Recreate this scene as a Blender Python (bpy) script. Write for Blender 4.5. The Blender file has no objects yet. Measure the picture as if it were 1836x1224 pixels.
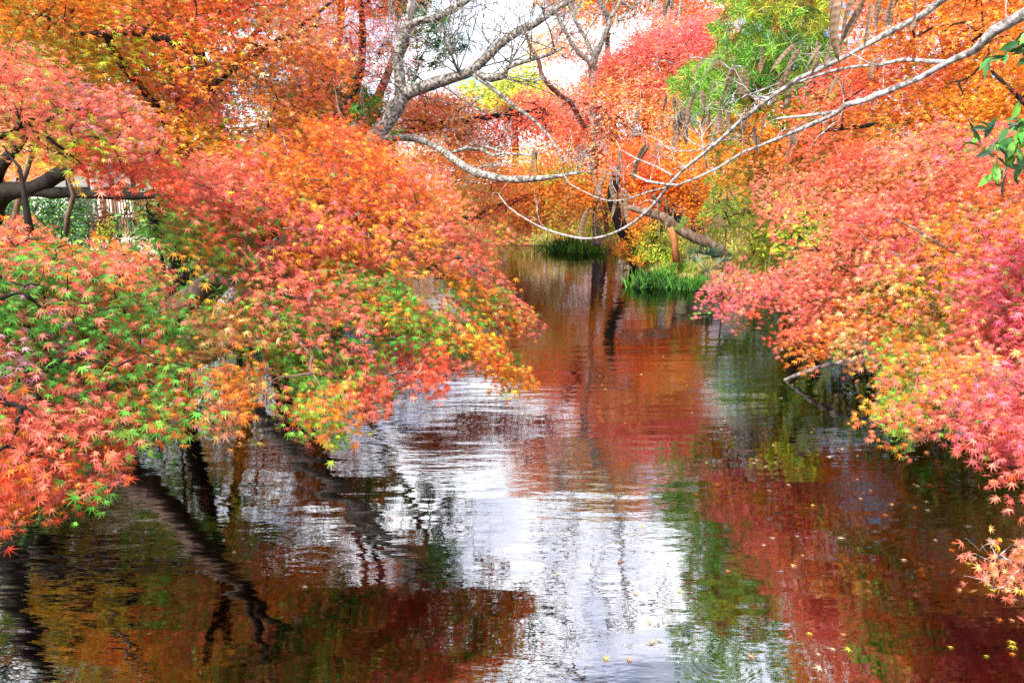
import bpy, math, random
import numpy as np
from mathutils import Vector, Matrix

# ------------------------------------------------------------------ camera, sky, sun, exposure
SC = bpy.context.scene
COL = SC.collection
H, PITCH, F = 2.5, math.radians(12.0), 1326.0           # eye height, downward tilt, focal length in photo pixels
cam_d = bpy.data.cameras.new("camera"); cam = bpy.data.objects.new("camera", cam_d); COL.objects.link(cam)
cam.location = (0, 0, H); cam.rotation_euler = (math.pi/2 - PITCH, 0, 0)
cam_d.sensor_width = 36; cam_d.lens = 36*F/1836; cam_d.clip_start = 0.05; cam_d.clip_end = 800
SC.camera = cam

SUN_EL, SUN_AZ = math.radians(43), math.radians(217)    # azimuth clockwise from +Y: behind the camera, from the left
world = bpy.data.worlds.new("World"); SC.world = world; world.use_nodes = True
nt = world.node_tree; nt.nodes.clear()
def nd(t, k, **kw):
    n = t.nodes.new(k)
    for a, b in kw.items(): setattr(n, a, b)
    return n
sky = nd(nt, "ShaderNodeTexSky", sky_type='NISHITA', sun_disc=False)
sky.sun_elevation = SUN_EL; sky.sun_rotation = SUN_AZ
tc = nd(nt, "ShaderNodeTexCoord"); mp = nd(nt, "ShaderNodeMapping"); mp.inputs['Scale'].default_value = (1.6, 1.6, 3.2)
mp.inputs['Location'].default_value = (0.35, 0.1, 0.2)
no = nd(nt, "ShaderNodeTexNoise"); no.inputs['Scale'].default_value = 1.5; no.inputs['Detail'].default_value = 6
ra = nd(nt, "ShaderNodeValToRGB"); ra.color_ramp.elements[0].position = .40; ra.color_ramp.elements[1].position = .53
mx = nd(nt, "ShaderNodeMixRGB"); mx.inputs['Color2'].default_value = (20.6, 21, 22.4, 1)
n2 = nd(nt, "ShaderNodeTexNoise"); n2.inputs['Scale'].default_value = 4.5; n2.inputs['Detail'].default_value = 5
r2 = nd(nt, "ShaderNodeValToRGB"); r2.color_ramp.elements[0].position = .38; r2.color_ramp.elements[0].color = (.46, .48, .60, 1); r2.color_ramp.elements[1].position = .58; r2.color_ramp.elements[1].color = (1, 1, 1, 1)
m2 = nd(nt, "ShaderNodeMixRGB", blend_type='MULTIPLY'); m2.inputs['Fac'].default_value = 1; m2.inputs['Color1'].default_value = (21.5, 21.8, 23, 1)
bg = nd(nt, "ShaderNodeBackground"); bg.inputs['Strength'].default_value = 0.1
wo = nd(nt, "ShaderNodeOutputWorld")
L = nt.links.new
L(tc.outputs['Generated'], mp.inputs['Vector']); L(mp.outputs[0], no.inputs['Vector']); L(no.outputs['Fac'], ra.inputs['Fac'])
L(mp.outputs[0], n2.inputs['Vector']); L(n2.outputs['Fac'], r2.inputs['Fac']); L(r2.outputs['Color'], m2.inputs['Color2']); L(m2.outputs['Color'], mx.inputs['Color2'])
L(ra.outputs['Color'], mx.inputs['Fac']); L(sky.outputs[0], mx.inputs['Color1']); L(mx.outputs[0], bg.inputs['Color']); L(bg.outputs[0], wo.inputs['Surface'])
sd = bpy.data.lights.new("sun", 'SUN'); sd.energy = 5.0; sd.angle = math.radians(1.2); sd.color = (1, .93, .84)
sun = bpy.data.objects.new("sun", sd); COL.objects.link(sun)
sdir = Vector((math.sin(SUN_AZ)*math.cos(SUN_EL), math.cos(SUN_AZ)*math.cos(SUN_EL), math.sin(SUN_EL)))
sun.rotation_euler = sdir.to_track_quat('Z', 'Y').to_euler()
SC.view_settings.view_transform = 'Standard'; SC.view_settings.look = 'None'
SC.view_settings.exposure = 0.84; SC.view_settings.gamma = 1
SC.render.engine = 'CYCLES'
SC.cycles.max_bounces = 8; SC.cycles.transparent_max_bounces = 8; SC.cycles.diffuse_bounces = 4; SC.cycles.glossy_bounces = 4
SC.cycles.transmission_bounces = 4; SC.cycles.sample_clamp_indirect = 6; SC.cycles.use_denoising = True; SC.cycles.denoising_prefilter = 'NONE'; SC.cycles.use_adaptive_sampling = False
SC.cycles.caustics_reflective = False; SC.cycles.caustics_refractive = False

# ------------------------------------------------------------------ helpers
R = np.random.default_rng(7)
CP, SP = math.cos(PITCH), math.sin(PITCH)
def P(px, py, d):
    """point seen at photo pixel (px, py) at horizontal depth d (works on arrays)"""
    px, py, d = np.asarray(px, float), np.asarray(py, float), np.asarray(d, float)
    b = (612 - py)/F; vy = CP + b*SP; vz = -SP + b*CP; s = d/vy
    return np.stack([(px - 918)/F*s, d + 0*s, H + vz*s], -1)
def unit(v): return v/np.maximum(np.linalg.norm(v, axis=-1, keepdims=True), 1e-9)
def tag(o, label=None, cat=None, group=None, kind=None):
    if label: o['label'] = label
    if cat: o['category'] = cat
    if group: o['group'] = group
    if kind: o['kind'] = kind
    return o
def empty(name, loc, label, cat, group=None):
    o = bpy.data.objects.new(name, None); o.location = [float(c) for c in loc]; COL.objects.link(o); o.empty_display_size = .2
    return tag(o, label, cat, group)
def link(name, me, mats, parent=None):
    o = bpy.data.objects.new(name, me); COL.objects.link(o)
    for m in (mats if isinstance(mats, (list, tuple)) else [mats]): me.materials.append(m)
    if parent is not None:
        o.parent = parent; o.matrix_parent_inverse = Matrix.Translation(parent.location).inverted()
    return o
def np_mesh(name, V, faces, col=None, smooth=True, mats=None):
    """V (n,3); faces list of int arrays (m,k)"""
    me = bpy.data.meshes.new(name)
    V = np.asarray(V, np.float32); me.vertices.add(len(V)); me.vertices.foreach_set('co', V.ravel())
    fl = [np.asarray(f, np.int32) for f in faces if len(f)]
    tot = sum(f.size for f in fl); npoly = sum(len(f) for f in fl)
    me.loops.add(tot); me.polygons.add(npoly)
    me.loops.foreach_set('vertex_index', np.concatenate([f.ravel() for f in fl]))
    ls, o = [], 0
    for f in fl:
        ls.append(o + np.arange(len(f))*f.shape[1]); o += f.size
    me.polygons.foreach_set('loop_start', np.concatenate(ls).astype(np.int32))
    if not smooth:
        me.polygons.foreach_set('use_smooth', np.zeros(npoly, bool))
    if mats is not None: me.polygons.foreach_set('material_index', np.asarray(mats, np.int32))
    me.update(calc_edges=True)
    if col is not None:
        a = me.color_attributes.new('Col', 'FLOAT_COLOR', 'POINT')
        c = np.ones((len(V), 4), np.float32); c[:, :3] = col; a.data.foreach_set('color', c.ravel())
    return me
class MB:
    def __init__(s): s.v, s.q, s.t, s.n = [], [], [], 0
    def add(s, V, quads=None, tris=None):
        V = np.asarray(V, float)
        if quads is not None and len(quads): s.q.append(np.asarray(quads) + s.n)
        if tris is not None and len(tris): s.t.append(np.asarray(tris) + s.n)
        s.v.append(V); s.n += len(V)
    def tube(s, pts, rad, n=6):
        pts = np.asarray(pts, float); K = len(pts); rad = np.broadcast_to(np.asarray(rad, float), (K,))
        T = unit(np.gradient(pts, axis=0)); ref = np.array([0, 0, 1.]) if abs(T[:, 2]).mean() < .8 else np.array([1., 0, 0])
        U = unit(np.cross(T, ref)); W = np.cross(T, U)
        a = np.arange(n)*2*math.pi/n
        ring = pts[:, None] + rad[:, None, None]*(np.cos(a)[None, :, None]*U[:, None] + np.sin(a)[None, :, None]*W[:, None])
        i = np.arange(K - 1)[:, None]*n; j = np.arange(n)[None]; j2 = (j + 1) % n
        q = np.stack([i + j, i + j2, i + n + j2, i + n + j], -1).reshape(-1, 4)
        base = s.n
        s.add(np.concatenate([ring.reshape(-1, 3), pts[:1], pts[-1:]]), q)
        c0, c1 = base + K*n, base + K*n + 1
        e = base + (K - 1)*n; j = np.arange(n)
        s.t.append(np.stack([np.full(n, c0), base + (j + 1) % n, base + j], -1)); s.t.append(np.stack([np.full(n, c1), e + j, e + (j + 1) % n], -1))
    def box(s, c, d, rz=0., bev=0.0):
        x, y, z = np.asarray(d, float)/2; b = min(bev, x*.9, y*.9, z*.9)
        V = np.array([[sx*x, sy*y, sz*z] for sz in (-1, 1) for sx, sy in ((-1, -1), (1, -1), (1, 1), (-1, 1))], float)
        cc, ss = math.cos(rz), math.sin(rz)
        V = np.stack([V[:, 0]*cc - V[:, 1]*ss, V[:, 0]*ss + V[:, 1]*cc, V[:, 2]], -1) + np.asarray(c, float)
        s.add(V, [[3, 2, 1, 0], [4, 5, 6, 7], [0, 1, 5, 4], [1, 2, 6, 5], [2, 3, 7, 6], [3, 0, 4, 7]])
    def build(s, name, mat, parent=None, smooth=True):
        f = []
        if s.q: f.append(np.concatenate(s.q))
        if s.t: f.append(np.concatenate(s.t))
        return link(name, np_mesh(name, np.concatenate(s.v), f, smooth=smooth), mat, parent)
def spline(pts, step):
    """Catmull-Rom resample of an (n,k) polyline"""
    p = np.asarray(pts, float)
    if len(p) == 2: p = np.array([p[0], p[0]*.67 + p[1]*.33, p[0]*.33 + p[1]*.67, p[1]])
    e = np.concatenate([[2*p[0] - p[1]], p, [2*p[-1] - p[-2]]]); out = []
    for i in range(len(p) - 1):
        a, b, c, d = e[i:i + 4]; n = max(1, int(np.linalg.norm((c - b)[:3])/step))
        t = (np.arange(n)/n)[:, None]
        out.append(.5*((2*b) + (-a + c)*t + (2*a - 5*b + 4*c - d)*t**2 + (-a + 3*b - 3*c + d)*t**3))
    out.append(p[-1:]); return np.concatenate(out)

# ------------------------------------------------------------------ materials
def mat(name):
    m = bpy.data.materials.new(name); m.use_nodes = True; t = m.node_tree; t.nodes.clear()
    return m, t, t.links.new, nd(t, "ShaderNodeOutputMaterial")
def noise(t, scale, detail=4, coord='Object', sc=(1, 1, 1), rot=0):
    c = nd(t, "ShaderNodeTexCoord"); mp = nd(t, "ShaderNodeMapping"); mp.inputs['Scale'].default_value = sc; mp.inputs['Rotation'].default_value = (0, 0, rot)
    n = nd(t, "ShaderNodeTexNoise"); n.inputs['Scale'].default_value = scale; n.inputs['Detail'].default_value = detail
    t.links.new(c.outputs[coord], mp.inputs[0]); t.links.new(mp.outputs[0], n.inputs['Vector']); return n
def ramp(t, src, stops):
    r = nd(t, "ShaderNodeValToRGB"); e = r.color_ramp.elements
    while len(e) < len(stops): e.new(.5)
    for k, (p, c) in enumerate(stops): e[k].position = p; e[k].color = (*c, 1)
    t.links.new(src, r.inputs['Fac']); return r
def leaf_mat(name, trans=.36, rough=.42, spec=.26):
    m, t, l, o = mat(name)
    a = nd(t, "ShaderNodeAttribute"); a.attribute_name = 'Col'
    p = nd(t, "ShaderNodeBsdfPrincipled"); p.inputs['Roughness'].default_value = rough; p.inputs['Specular IOR Level'].default_value = spec
    tr = nd(t, "ShaderNodeBsdfTranslucent"); mx = nd(t, "ShaderNodeMixShader"); mx.inputs[0].default_value = trans
    l(a.outputs['Color'], p.inputs['Base Color']); l(a.outputs['Color'], tr.inputs['Color'])
    l(p.outputs[0], mx.inputs[1]); l(tr.outputs[0], mx.inputs[2]); l(mx.outputs[0], o.inputs['Surface']); return m
def bark_mat(name, stops, scale=9, rough=.85, bump=.4, sc=(1, 1, .4)):
    m, t, l, o = mat(name)
    n = noise(t, scale, 7, sc=sc); r = ramp(t, n.outputs['Fac'], stops)
    n2 = noise(t, scale*5, 4, sc=sc); b = nd(t, "ShaderNodeBump"); b.inputs['Strength'].default_value = bump; b.inputs['Distance'].default_value = .02
    p = nd(t, "ShaderNodeBsdfPrincipled"); p.inputs['Roughness'].default_value = rough; p.inputs['Specular IOR Level'].default_value = .2
    l(r.outputs[0], p.inputs['Base Color']); l(n2.outputs['Fac'], b.inputs['Height']); l(b.outputs[0], p.inputs['Normal']); l(p.outputs[0], o.inputs['Surface']); return m
LEAF = leaf_mat("maple_leaf"); NEEDLE = leaf_mat("needle", .2, .55, .3); GLOSSY = leaf_mat("glossy_leaf", .12, .42, .35); GRASSM = leaf_mat("grass_blade", .3, .6, .2)
DARK = bark_mat("dark_bark", [(.35, (.008, .006, .005)), (.6, (.022, .017, .013)), (.8, (.06, .056, .04))])
BROWN = bark_mat("brown_bark", [(.3, (.06, .035, .025)), (.55, (.17, .11, .08)), (.75, (.30, .24, .20))])
GREY = bark_mat("grey_bark", [(.38, (.07, .06, .045)), (.48, (.19, .175, .15)), (.62, (.40, .39, .37))], 26, sc=(1, 1, 1))
PALE = bark_mat("pale_bark", [(.38, (.12, .105, .095)), (.5, (.31, .29, .28)), (.66, (.52, .50, .49))], 34, sc=(1, 1, 1))
REDB = bark_mat("red_bark", [(.3, (.08, .02, .015)), (.7, (.22, .08, .06))])
WOOD = bark_mat("weathered_wood", [(.3, (.12, .06, .03)), (.7, (.33, .19, .11))], 12, sc=(4, 4, .5))
DWOOD = bark_mat("dark_timber", [(.3, (.03, .02, .018)), (.7, (.09, .065, .05))], 10)
PLASTER = bark_mat("white_plaster", [(.3, (.74, .73, .72)), (.7, (.84, .83, .82))], 3, bump=.05)
TILE = bark_mat("roof_tile", [(.3, (.06, .065, .07)), (.7, (.15, .16, .17))], 6)
PODM = bark_mat("dry_pod", [(.3, (.22, .13, .07)), (.5, (.42, .30, .17)), (.7, (.60, .48, .30))], 30, .55, .2, (1, 1, 1))

# ------------------------------------------------------------------ leaf templates (x side, y tip, z normal)
def star(lobes, lens, notch, droop):
    a = np.radians(lobes); V = [(0, -.12, 0)]; tr = []
    def pt(r, ang, z): return (r*math.sin(ang), r*math.cos(ang), z)
    n = len(a); half = [(a[i] + a[i + 1])/2 for i in range(n - 1)]
    ns = [a[0] - .3] + half + [a[-1] + .3]
    for i in range(n + 1): V.append(pt(notch, ns[i], .02))
    for i in range(n): V.append(pt(lens[i], a[i], -droop*lens[i]))
    for i in range(n): tr += [(0, n + 2 + i, 1 + i), (0, 2 + i, n + 2 + i)]
    return np.array(V)*.62, np.array(tr)
STAR7 = star([-118, -78, -38, 0, 38, 78, 118], [.5, .82, .98, 1.08, .98, .82, .5], .225, .16)
STAR5 = star([-100, -50, 0, 50, 100], [.72, .97, 1.08, .97, .72], .23, .14)
STAR3 = star([-75, 0, 75], [.95, 1.05, .95], .36, .1)
DIA = (np.array([(0, -.5, 0), (.36, 0, .06), (0, .55, 0), (-.36, 0, .06)]), np.array([(0, 1, 2), (0, 2, 3)]))
BLADE = (np.array([(-.035, 0, 0), (.035, 0, 0), (-.03, .55, .05), (.03, .55, .05), (0, 1, -.05)]), np.array([(0, 1, 3), (0, 3, 2), (2, 3, 4)]))
OVAL = (np.array([(0, -.5, 0), (.17, -.2, .05), (.19, .1, .05), (0, .5, -.06), (-.19, .1, .05), (-.17, -.2, .05), (0, -.05, -.02)]),
        np.array([(6, 0, 1), (6, 1, 2), (6, 2, 3), (6, 3, 4), (6, 4, 5), (6, 5, 0)]))
PAL = dict(P=(.80, .18, .11), M=(.79, .13, .16), R=(.73, .095, .035), O=(.83, .225, .025), A=(.85, .38, .15), G=(.78, .32, .03), Y=(.78, .58, .06),
           L=(.42, .50, .04), N=(.10, .31, .035), D=(.025, .075, .02), V=(.46, .20, .23), K=(.30, .27, .05), B=(.30, .11, .04), C=(.30, .025, .03), S=(.22, .42, .05), T=(.62, .50, .30))
def leaf_mesh(name, pos, nrm, tip, size, col, tpl):
    V0, T0 = tpl; N = len(pos); K = len(V0)
    nrm = unit(nrm); tip = unit(tip - nrm*(tip*nrm).sum(-1, keepdims=True)); side = np.cross(tip, nrm)
    V = pos[:, None] + size[:, None, None]*(V0[None, :, :1]*side[:, None] + V0[None, :, 1:2]*tip[:, None] + V0[None, :, 2:]*nrm[:, None])
    T = T0[None] + (np.arange(N)*K)[:, None, None]
    return np_mesh(name, V.reshape(-1, 3), [T.reshape(-1, 3)], np.repeat(np.clip(col, .004, .95), K, 0))
def jitter(c, k=.18):
    n = len(c); b = np.exp(R.normal(0, k, (n, 1))); h = 1 + R.normal(0, k*.45, (n, 3)); return np.clip(c*b*h, .003, .92)
def sprays(S, A, N, n, Ls, W, leaf, cols, tpl, droop=.3, mixc=.05, rn=.38, down=.6, flat=.07):
    """leaves of flat sprays: S centres, A axis, N plate normal, cols (m,3)"""
    M = len(S); A = unit(A); N = unit(N - A*(N*A).sum(-1, keepdims=True)); B = np.cross(A, N)
    u = R.uniform(-.5, .5, (M, n)); v = R.uniform(-1, 1, (M, n))*(1 - np.abs(u + .1)*1.1)
    e = lambda q: q[:, None]
    pos = e(S) + e(A)*(u*Ls)[..., None] + e(B)*(v*W)[..., None] + e(N)*R.normal(0, flat*Ls, (M, n))[..., None]
    pos[..., 2] -= droop*Ls*((u + .5)**2 + .5*v**2)
    nr = e(N) + R.normal(0, rn, (M, n, 3))
    tp = e(A)*.55 + e(B)*(np.sign(v)*.45)[..., None] + R.normal(0, .3, (M, n, 3)); tp[..., 2] -= down
    c = np.repeat(cols[:, None], n, 1); k = R.random((M, n)) < mixc
    alt = cols[R.integers(0, M, (M, n))]; c = np.where(k[..., None], alt, c)
    f = lambda q: q.reshape(-1, 3)
    return f(pos), f(nr), f(tp), (leaf*R.uniform(.55, 1.2, (M, n))).ravel(), jitter(f(c), .27), tpl
def tufts(S, A, n, ln, spread, cols, tpl=BLADE, droop=.1):
    M = len(S); d = unit(A)[:, None] + R.normal(0, spread, (M, n, 3)); d[..., 2] -= droop
    pos = S[:, None] + R.normal(0, ln*.18, (M, n, 3)); nr = R.normal(0, 1, (M, n, 3))
    f = lambda q: q.reshape(-1, 3)
    return f(pos), f(nr), f(d), (ln*R.uniform(.6, 1.2, (M, n))).ravel(), jitter(f(np.repeat(cols[:, None], n, 1)), .22), tpl
def in_poly(px, py, poly):
    ins = np.zeros(len(px), bool); q = np.asarray(poly, float); j = len(q) - 1
    for i in range(len(q)):
        (x1, y1), (x2, y2) = q[i], q[j]
        c = ((y1 > py) != (y2 > py)) & (px < (x2 - x1)*(py - y1)/(y2 - y1 + 1e-12) + x1); ins ^= c; j = i
    return ins
def wavy(x, y, k=1.):
    return x + k*(16*np.sin(y/23 + 1) + 12*np.sin(y/11 + x/37)), y + k*(16*np.sin(x/29) + 13*np.sin(x/12 + y/31 + 2))
def pick(poly, n, holes=()):
    q = np.asarray(poly, float); lo, hi = q.min(0), q.max(0); X, Y = [], []; k = 0
    while k < n:
        x = R.uniform(lo[0], hi[0], n*3); y = R.uniform(lo[1], hi[1], n*3); m = in_poly(x, y, q)
        for h in holes: m &= ~in_poly(x, y, h)
        X.append(x[m]); Y.append(y[m]); k += m.sum()
    return np.concatenate(X)[:n], np.concatenate(Y)[:n]
def proj(q):
    x, y, z = q[:, 0], q[:, 1], q[:, 2] - H; dep = y*CP - z*SP
    return 918 + F*x/dep, 612 - F*(y*SP + z*CP)/dep
def idw(px, py, anchors, p=2.0):
    a = np.asarray(anchors, float); d = (px[:, None] - a[:, 0])**2 + (py[:, None] - a[:, 1])**2 + 400
    w = d**(-p/2); return (w*a[:, 2]).sum(1)/w.sum(1)
def colours(px, py, anchors, soft=25.):
    a = np.array([(x, y) for x, y, _ in anchors], float); cs = np.array([PAL[c] for _, _, c in anchors])
    if len(a) == 1: return np.repeat(cs, len(px), 0)
    w = ((px[:, None] - a[:, 0])**2 + (py[:, None] - a[:, 1])**2 + soft**2)**-1.7; w /= w.sum(1, keepdims=True)
    i = (w.cumsum(1) > R.random((len(px), 1))).argmax(1); return cs[i]
def grow(mb, limbs, targets, rt=.003, wig=.14, sides=5, lift=.05):
    """limbs [(pts(n,3), radii(n))]; every target gets a twig from the nearest wood grown so far"""
    nodes, path = [], []
    for pts, rad in limbs:
        q = spline(np.c_[np.asarray(pts, float), np.asarray(rad, float)], .12 if len(pts) < 30 else .3)
        q[:, :3] += R.normal(0, 1, (len(q), 3))*q[:, 3:]*.035
        kn = R.normal(0, 1, len(q)); kn = np.convolve(kn, [.25, .5, .25], 'same'); rr = q[:, 3]*(1 + .11*kn + .35*(R.random(len(q)) < .03))
        mb.tube(q[:, :3], np.maximum(rr, .002), 10 if rad[0] > .05 else 7)
        nodes.append(q[:, :3]); path += [-1]*len(q)
    nodes = np.concatenate(nodes); M = len(targets); axes = np.zeros((M, 3))
    if M == 0: return axes
    d0 = np.array([((nodes - t)**2).sum(1).min() for t in targets]); order = np.argsort(d0)
    cap = len(nodes) + 5*M; buf = np.zeros((cap, 3)); buf[:len(nodes)] = nodes; own = np.full(cap, -1); k = len(nodes)
    par = np.full(M, -1); curves = [None]*M
    for t in order:
        q = targets[t]; dd = ((buf[:k] - q)**2).sum(1); j = int(dd.argmin()); p0 = buf[j]; ln = math.sqrt(dd[j]) + 1e-6
        s = np.linspace(0, 1, 6)[:, None]
        mid = (p0 + q)/2 + R.normal(0, wig*ln, 3) + np.array([0, 0, lift*ln])
        c = (1 - s)**2*p0 + 2*s*(1 - s)*mid + s*s*q + R.normal(0, .02*ln, (6, 3))*(s*(1 - s)*4)
        curves[t] = c; par[t] = own[j]; buf[k:k + 5] = c[1:]; own[k:k + 5] = t; k += 5
        axes[t] = unit(c[5] - c[3])
    w = np.ones(M)
    for t in order[::-1]:
        if par[t] >= 0: w[par[t]] += w[t]
    for t in range(M):
        r0 = rt*min(w[t], 60)**.5*1.1; mb.tube(curves[t], np.linspace(r0, rt*.55, 6), sides if w[t] > 3 else 4)
    return axes
def limb(pts, rpx):
    """polyline of (px, py, depth) + radius in photo pixels"""
    a = np.asarray(pts, float); r = np.interp(np.linspace(0, 1, len(a)), np.linspace(0, 1, len(rpx)), rpx)*a[:, 2]/F
    return P(a[:, 0], a[:, 1], a[:, 2]), r
def ell(c, r, n):
    d = unit(R.normal(0, 1, (n, 3)))*(R.random((n, 1))**.45); return np.asarray(c) + d*np.asarray(r)
def tree(name, label, cat, regions, limbs, bark, out, extra=(), group=None, rt=.003, nbr=1.0, kind='leaf', lmat=None, up=.65, base=None, wig=.14, gap=True):
    """regions: dicts(poly,n,dep,thick,L,W,nl,leaf,tpl,cols[,holes]); extra: (centre, radii, n, letters, L, nl, leaf, tpl)"""
    S, C, spec, RA, RN = [], [], [], [], []
    for g in regions:
        # sprays sit in sloping plates (tiers), as on a real maple
        n = int(g['n']*1.2); ntr = max(2, n//g.get('per', 13)); a_ = g['L']*1.5
        x, y = pick(g['poly'], ntr, g.get('holes', ())); d = idw(x, y, g['dep']) + R.random(ntr)**1.15*g['thick']*1.5; tc_ = P(x, y, d)
        tcol = colours(x, y, g['cols'], g.get('soft', 25.))
        At = np.asarray(out, float)*[1, 1, 0] + R.normal(0, .42, (ntr, 3))*[1, 1, 0]; At = unit(At); At[:, 2] = -R.uniform(.15, .65, ntr); At = unit(At)
        Bt = unit(np.cross(At, [0, 0, 1.])); Nt = np.cross(Bt, At)
        i = R.integers(0, ntr, n); u, v = R.uniform(-1, 1, n), R.uniform(-1, 1, n); v *= 1 - .45*np.abs(u)
        q = tc_[i] + At[i]*(u*a_)[:, None] + Bt[i]*(v*a_*.75)[:, None] + Nt[i]*R.normal(0, .07*a_, n)[:, None]; q[:, 2] -= .18*a_*np.maximum(u, 0)**2
        X_, Y_ = proj(q); k_ = in_poly(*wavy(X_, Y_, g.get('wav', 1.)), g['poly'])
        for h in g.get('holes', ()): k_ &= ~in_poly(X_, Y_, h)
        q, i, v = q[k_], i[k_], v[k_]; loc = colours(X_[k_], Y_[k_], g['cols'], g.get('soft', 25.))
        S.append(q); C.append(np.where((R.random(len(q)) < .85)[:, None], tcol[i], loc)); spec.append(g)
        RA.append(At[i] + Bt[i]*(v*.5)[:, None] + R.normal(0, .18, q.shape)); RN.append(Nt[i]*.75 + np.asarray(out)*(1 - up)*.8 + R.normal(0, .12, q.shape))
    for c, r, n, let, Ls, nl, lf, tp in extra:
        q = ell(c, r, n); S.append(q); w_ = (np.sin(q[:, 0]*1.9 + q[:, 1]*1.3) + np.sin(q[:, 2]*2.3 + q[:, 0]*.8 + 1) + np.sin(q[:, 1]*1.7 - q[:, 2]*1.1 + 2))/6 + .5 + R.normal(0, .07, n); C.append(np.array([PAL[let[i]] for i in np.clip(w_*1.3*len(let) - .15*len(let), 0, len(let) - 1e-3).astype(int)]))
        spec.append(dict(L=Ls, W=Ls*.4, nl=nl, leaf=lf, tpl=tp))
    allS = np.concatenate(S); sel = R.random(len(allS)) < nbr*min(1, 700/len(allS))*1.0
    mb = MB(); ax = np.zeros_like(allS); ax[sel] = grow(mb, limbs, allS[sel], rt, wig)
    p0 = limbs[0][0][0] if base is None else base
    root = empty(name, p0, label, cat, group)
    mb.build('trunk', bark, root)
    o = np.asarray(out, float); c0 = limbs[0][0].mean(0)
    flat = (allS - c0)*np.array([1, 1, .2]); A = unit(unit(flat)*.5 + ax*.7 + R.normal(0, .35, allS.shape) + o*.25)
    N = np.array([0, 0, up]) + o*(1 - up)*1.4 + R.normal(0, .22, allS.shape)
    if RA:
        m_ = sum(len(q) for q in RA); A[:m_] = unit(np.concatenate(RA)); N[:m_] = np.concatenate(RN)
    parts, k = [], 0
    for s, c, g in zip(S, C, spec):
        m = len(s); a, n = A[k:k + m], N[k:k + m]; k += m
        if kind == 'leaf': parts.append(sprays(s, a, n, g['nl'], g['L'], g['W'], g['leaf'], c, g['tpl'], g.get('droop', .3), down=g.get('down', .6)))
        else: parts.append(tufts(s, a + np.array([0, 0, .25]), g['nl'], g['leaf'], .55, c, g['tpl']))
    # one crown mesh: join the batches
    mes = []
    for p in parts: mes.append(p)
    Vs, Ts, Cs, off = [], [], [], 0
    for pos, nr, tp, sz, cl, tpl in mes:
        V0, T0 = tpl; Kk = len(V0); nr = unit(nr); tp = unit(tp - nr*(tp*nr).sum(-1, keepdims=True)); sd_ = np.cross(tp, nr)
        V = pos[:, None] + sz[:, None, None]*(V0[None, :, :1]*sd_[:, None] + V0[None, :, 1:2]*tp[:, None] + V0[None, :, 2:]*nr[:, None])
        keep = V[..., 2].min(1) > .03
        V, cl = V[keep], cl[keep]; nn = len(V)
        Ts.append((T0[None] + (np.arange(nn)*Kk)[:, None, None] + off).reshape(-1, 3)); Vs.append(V.reshape(-1, 3)); Cs.append(np.repeat(cl, Kk, 0)); off += nn*Kk
    me = np_mesh('crown', np.concatenate(Vs), [np.concatenate(Ts)], np.clip(np.concatenate(Cs), .004, .95))
    link('crown', me, lmat or LEAF, root)
    return root
def anc(s):
    """'x,y,c x,y,c' -> list"""
    return [(float(a), float(b), c) for a, b, c in (q.split(',') for q in s.split())]
def reg(poly, n, dep, thick, Ls, W, nl, leaf, tpl, cols, **k):
    k_ = {id(STAR7): 2.3, id(STAR5): 2.9, id(STAR3): 2.6, id(DIA): 2.4, id(BLADE): 1.7, id(OVAL): 2}[id(tpl)]
    return dict(poly=poly, n=int(n*k_), dep=dep, thick=thick, L=Ls, W=W, nl=nl, leaf=leaf, tpl=tpl, cols=anc(cols) if isinstance(cols, str) else cols, **k)

# ------------------------------------------------------------------ ground, pond bed, water
POND = np.array([(-4.7, -8), (-4.7, 3), (-4.6, 6), (-4.5, 10), (-4.3, 14), (-4.0, 20), (-3.6, 26), (-1.2, 31.3), (1.8, 30.8), (4.4, 28.6), (4.5, 26), (4.0, 23.6), (3.7, 22.2), (4.3, 20.6), (4.9, 19.2), (5.5, 17.8), (6.2, 14), (6.1, 9), (5.1, 6), (4.7, 3), (4.8, -8)], float)
def pond_dist(x, y):
    d = np.full(x.shape, 1e9)
    for i in range(len(POND)):
        a, b = POND[i - 1], POND[i]; ab = b - a
        t = np.clip(((x - a[0])*ab[0] + (y - a[1])*ab[1])/(ab @ ab), 0, 1)
        d = np.minimum(d, np.hypot(x - a[0] - t*ab[0], y - a[1] - t*ab[1]))
    ins = in_poly(x.ravel(), y.ravel(), POND).reshape(x.shape); return np.where(ins, -d, d)
def ground_z(x, y):
    x, y = np.asarray(x, float), np.asarray(y, float)
    d = pond_dist(x, y) + .12*np.sin(x*2.3 + y*1.7)*np.cos(y*2.9)
    z = np.where(d < 0, -np.minimum(.75, -d*.55), .5*(1 - np.exp(-np.maximum(d, 0)/.6)))
    bump = .07*np.sin(x*1.3 + 1)*np.cos(y*1.1) + .04*np.sin(x*3.1 + y*2.3)
    return z + np.where((d > 0) & (x > -7), bump*np.clip(d/2, 0, 1), 0) + np.clip((x - 9)*.06, 0, 3)*(d > 0) + np.clip((y - 34)*.035, 0, 2)*(d > 0)*(x > -8)
gx = np.unique(np.concatenate([np.linspace(-90, -12, 30), np.linspace(-12, 14, 120), np.linspace(14, 90, 30)]))
gy = np.unique(np.concatenate([np.linspace(-30, -2, 12), np.linspace(-2, 36, 170), np.linspace(36, 160, 30)]))
GX, GY = np.meshgrid(gx, gy); GZ = ground_z(GX, GY)
nx, ny = len(gx), len(gy); ii = (np.arange(ny - 1)[:, None]*nx + np.arange(nx - 1)[None]).ravel()
gm, t, l, o = mat("ground_soil")
n1 = noise(t, 1.4, 8); r1 = ramp(t, n1.outputs['Fac'], [(.36, (.10, .12, .025)), (.48, (.25, .24, .07)), (.56, (.30, .20, .08)), (.68, (.36, .16, .06))])
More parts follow.
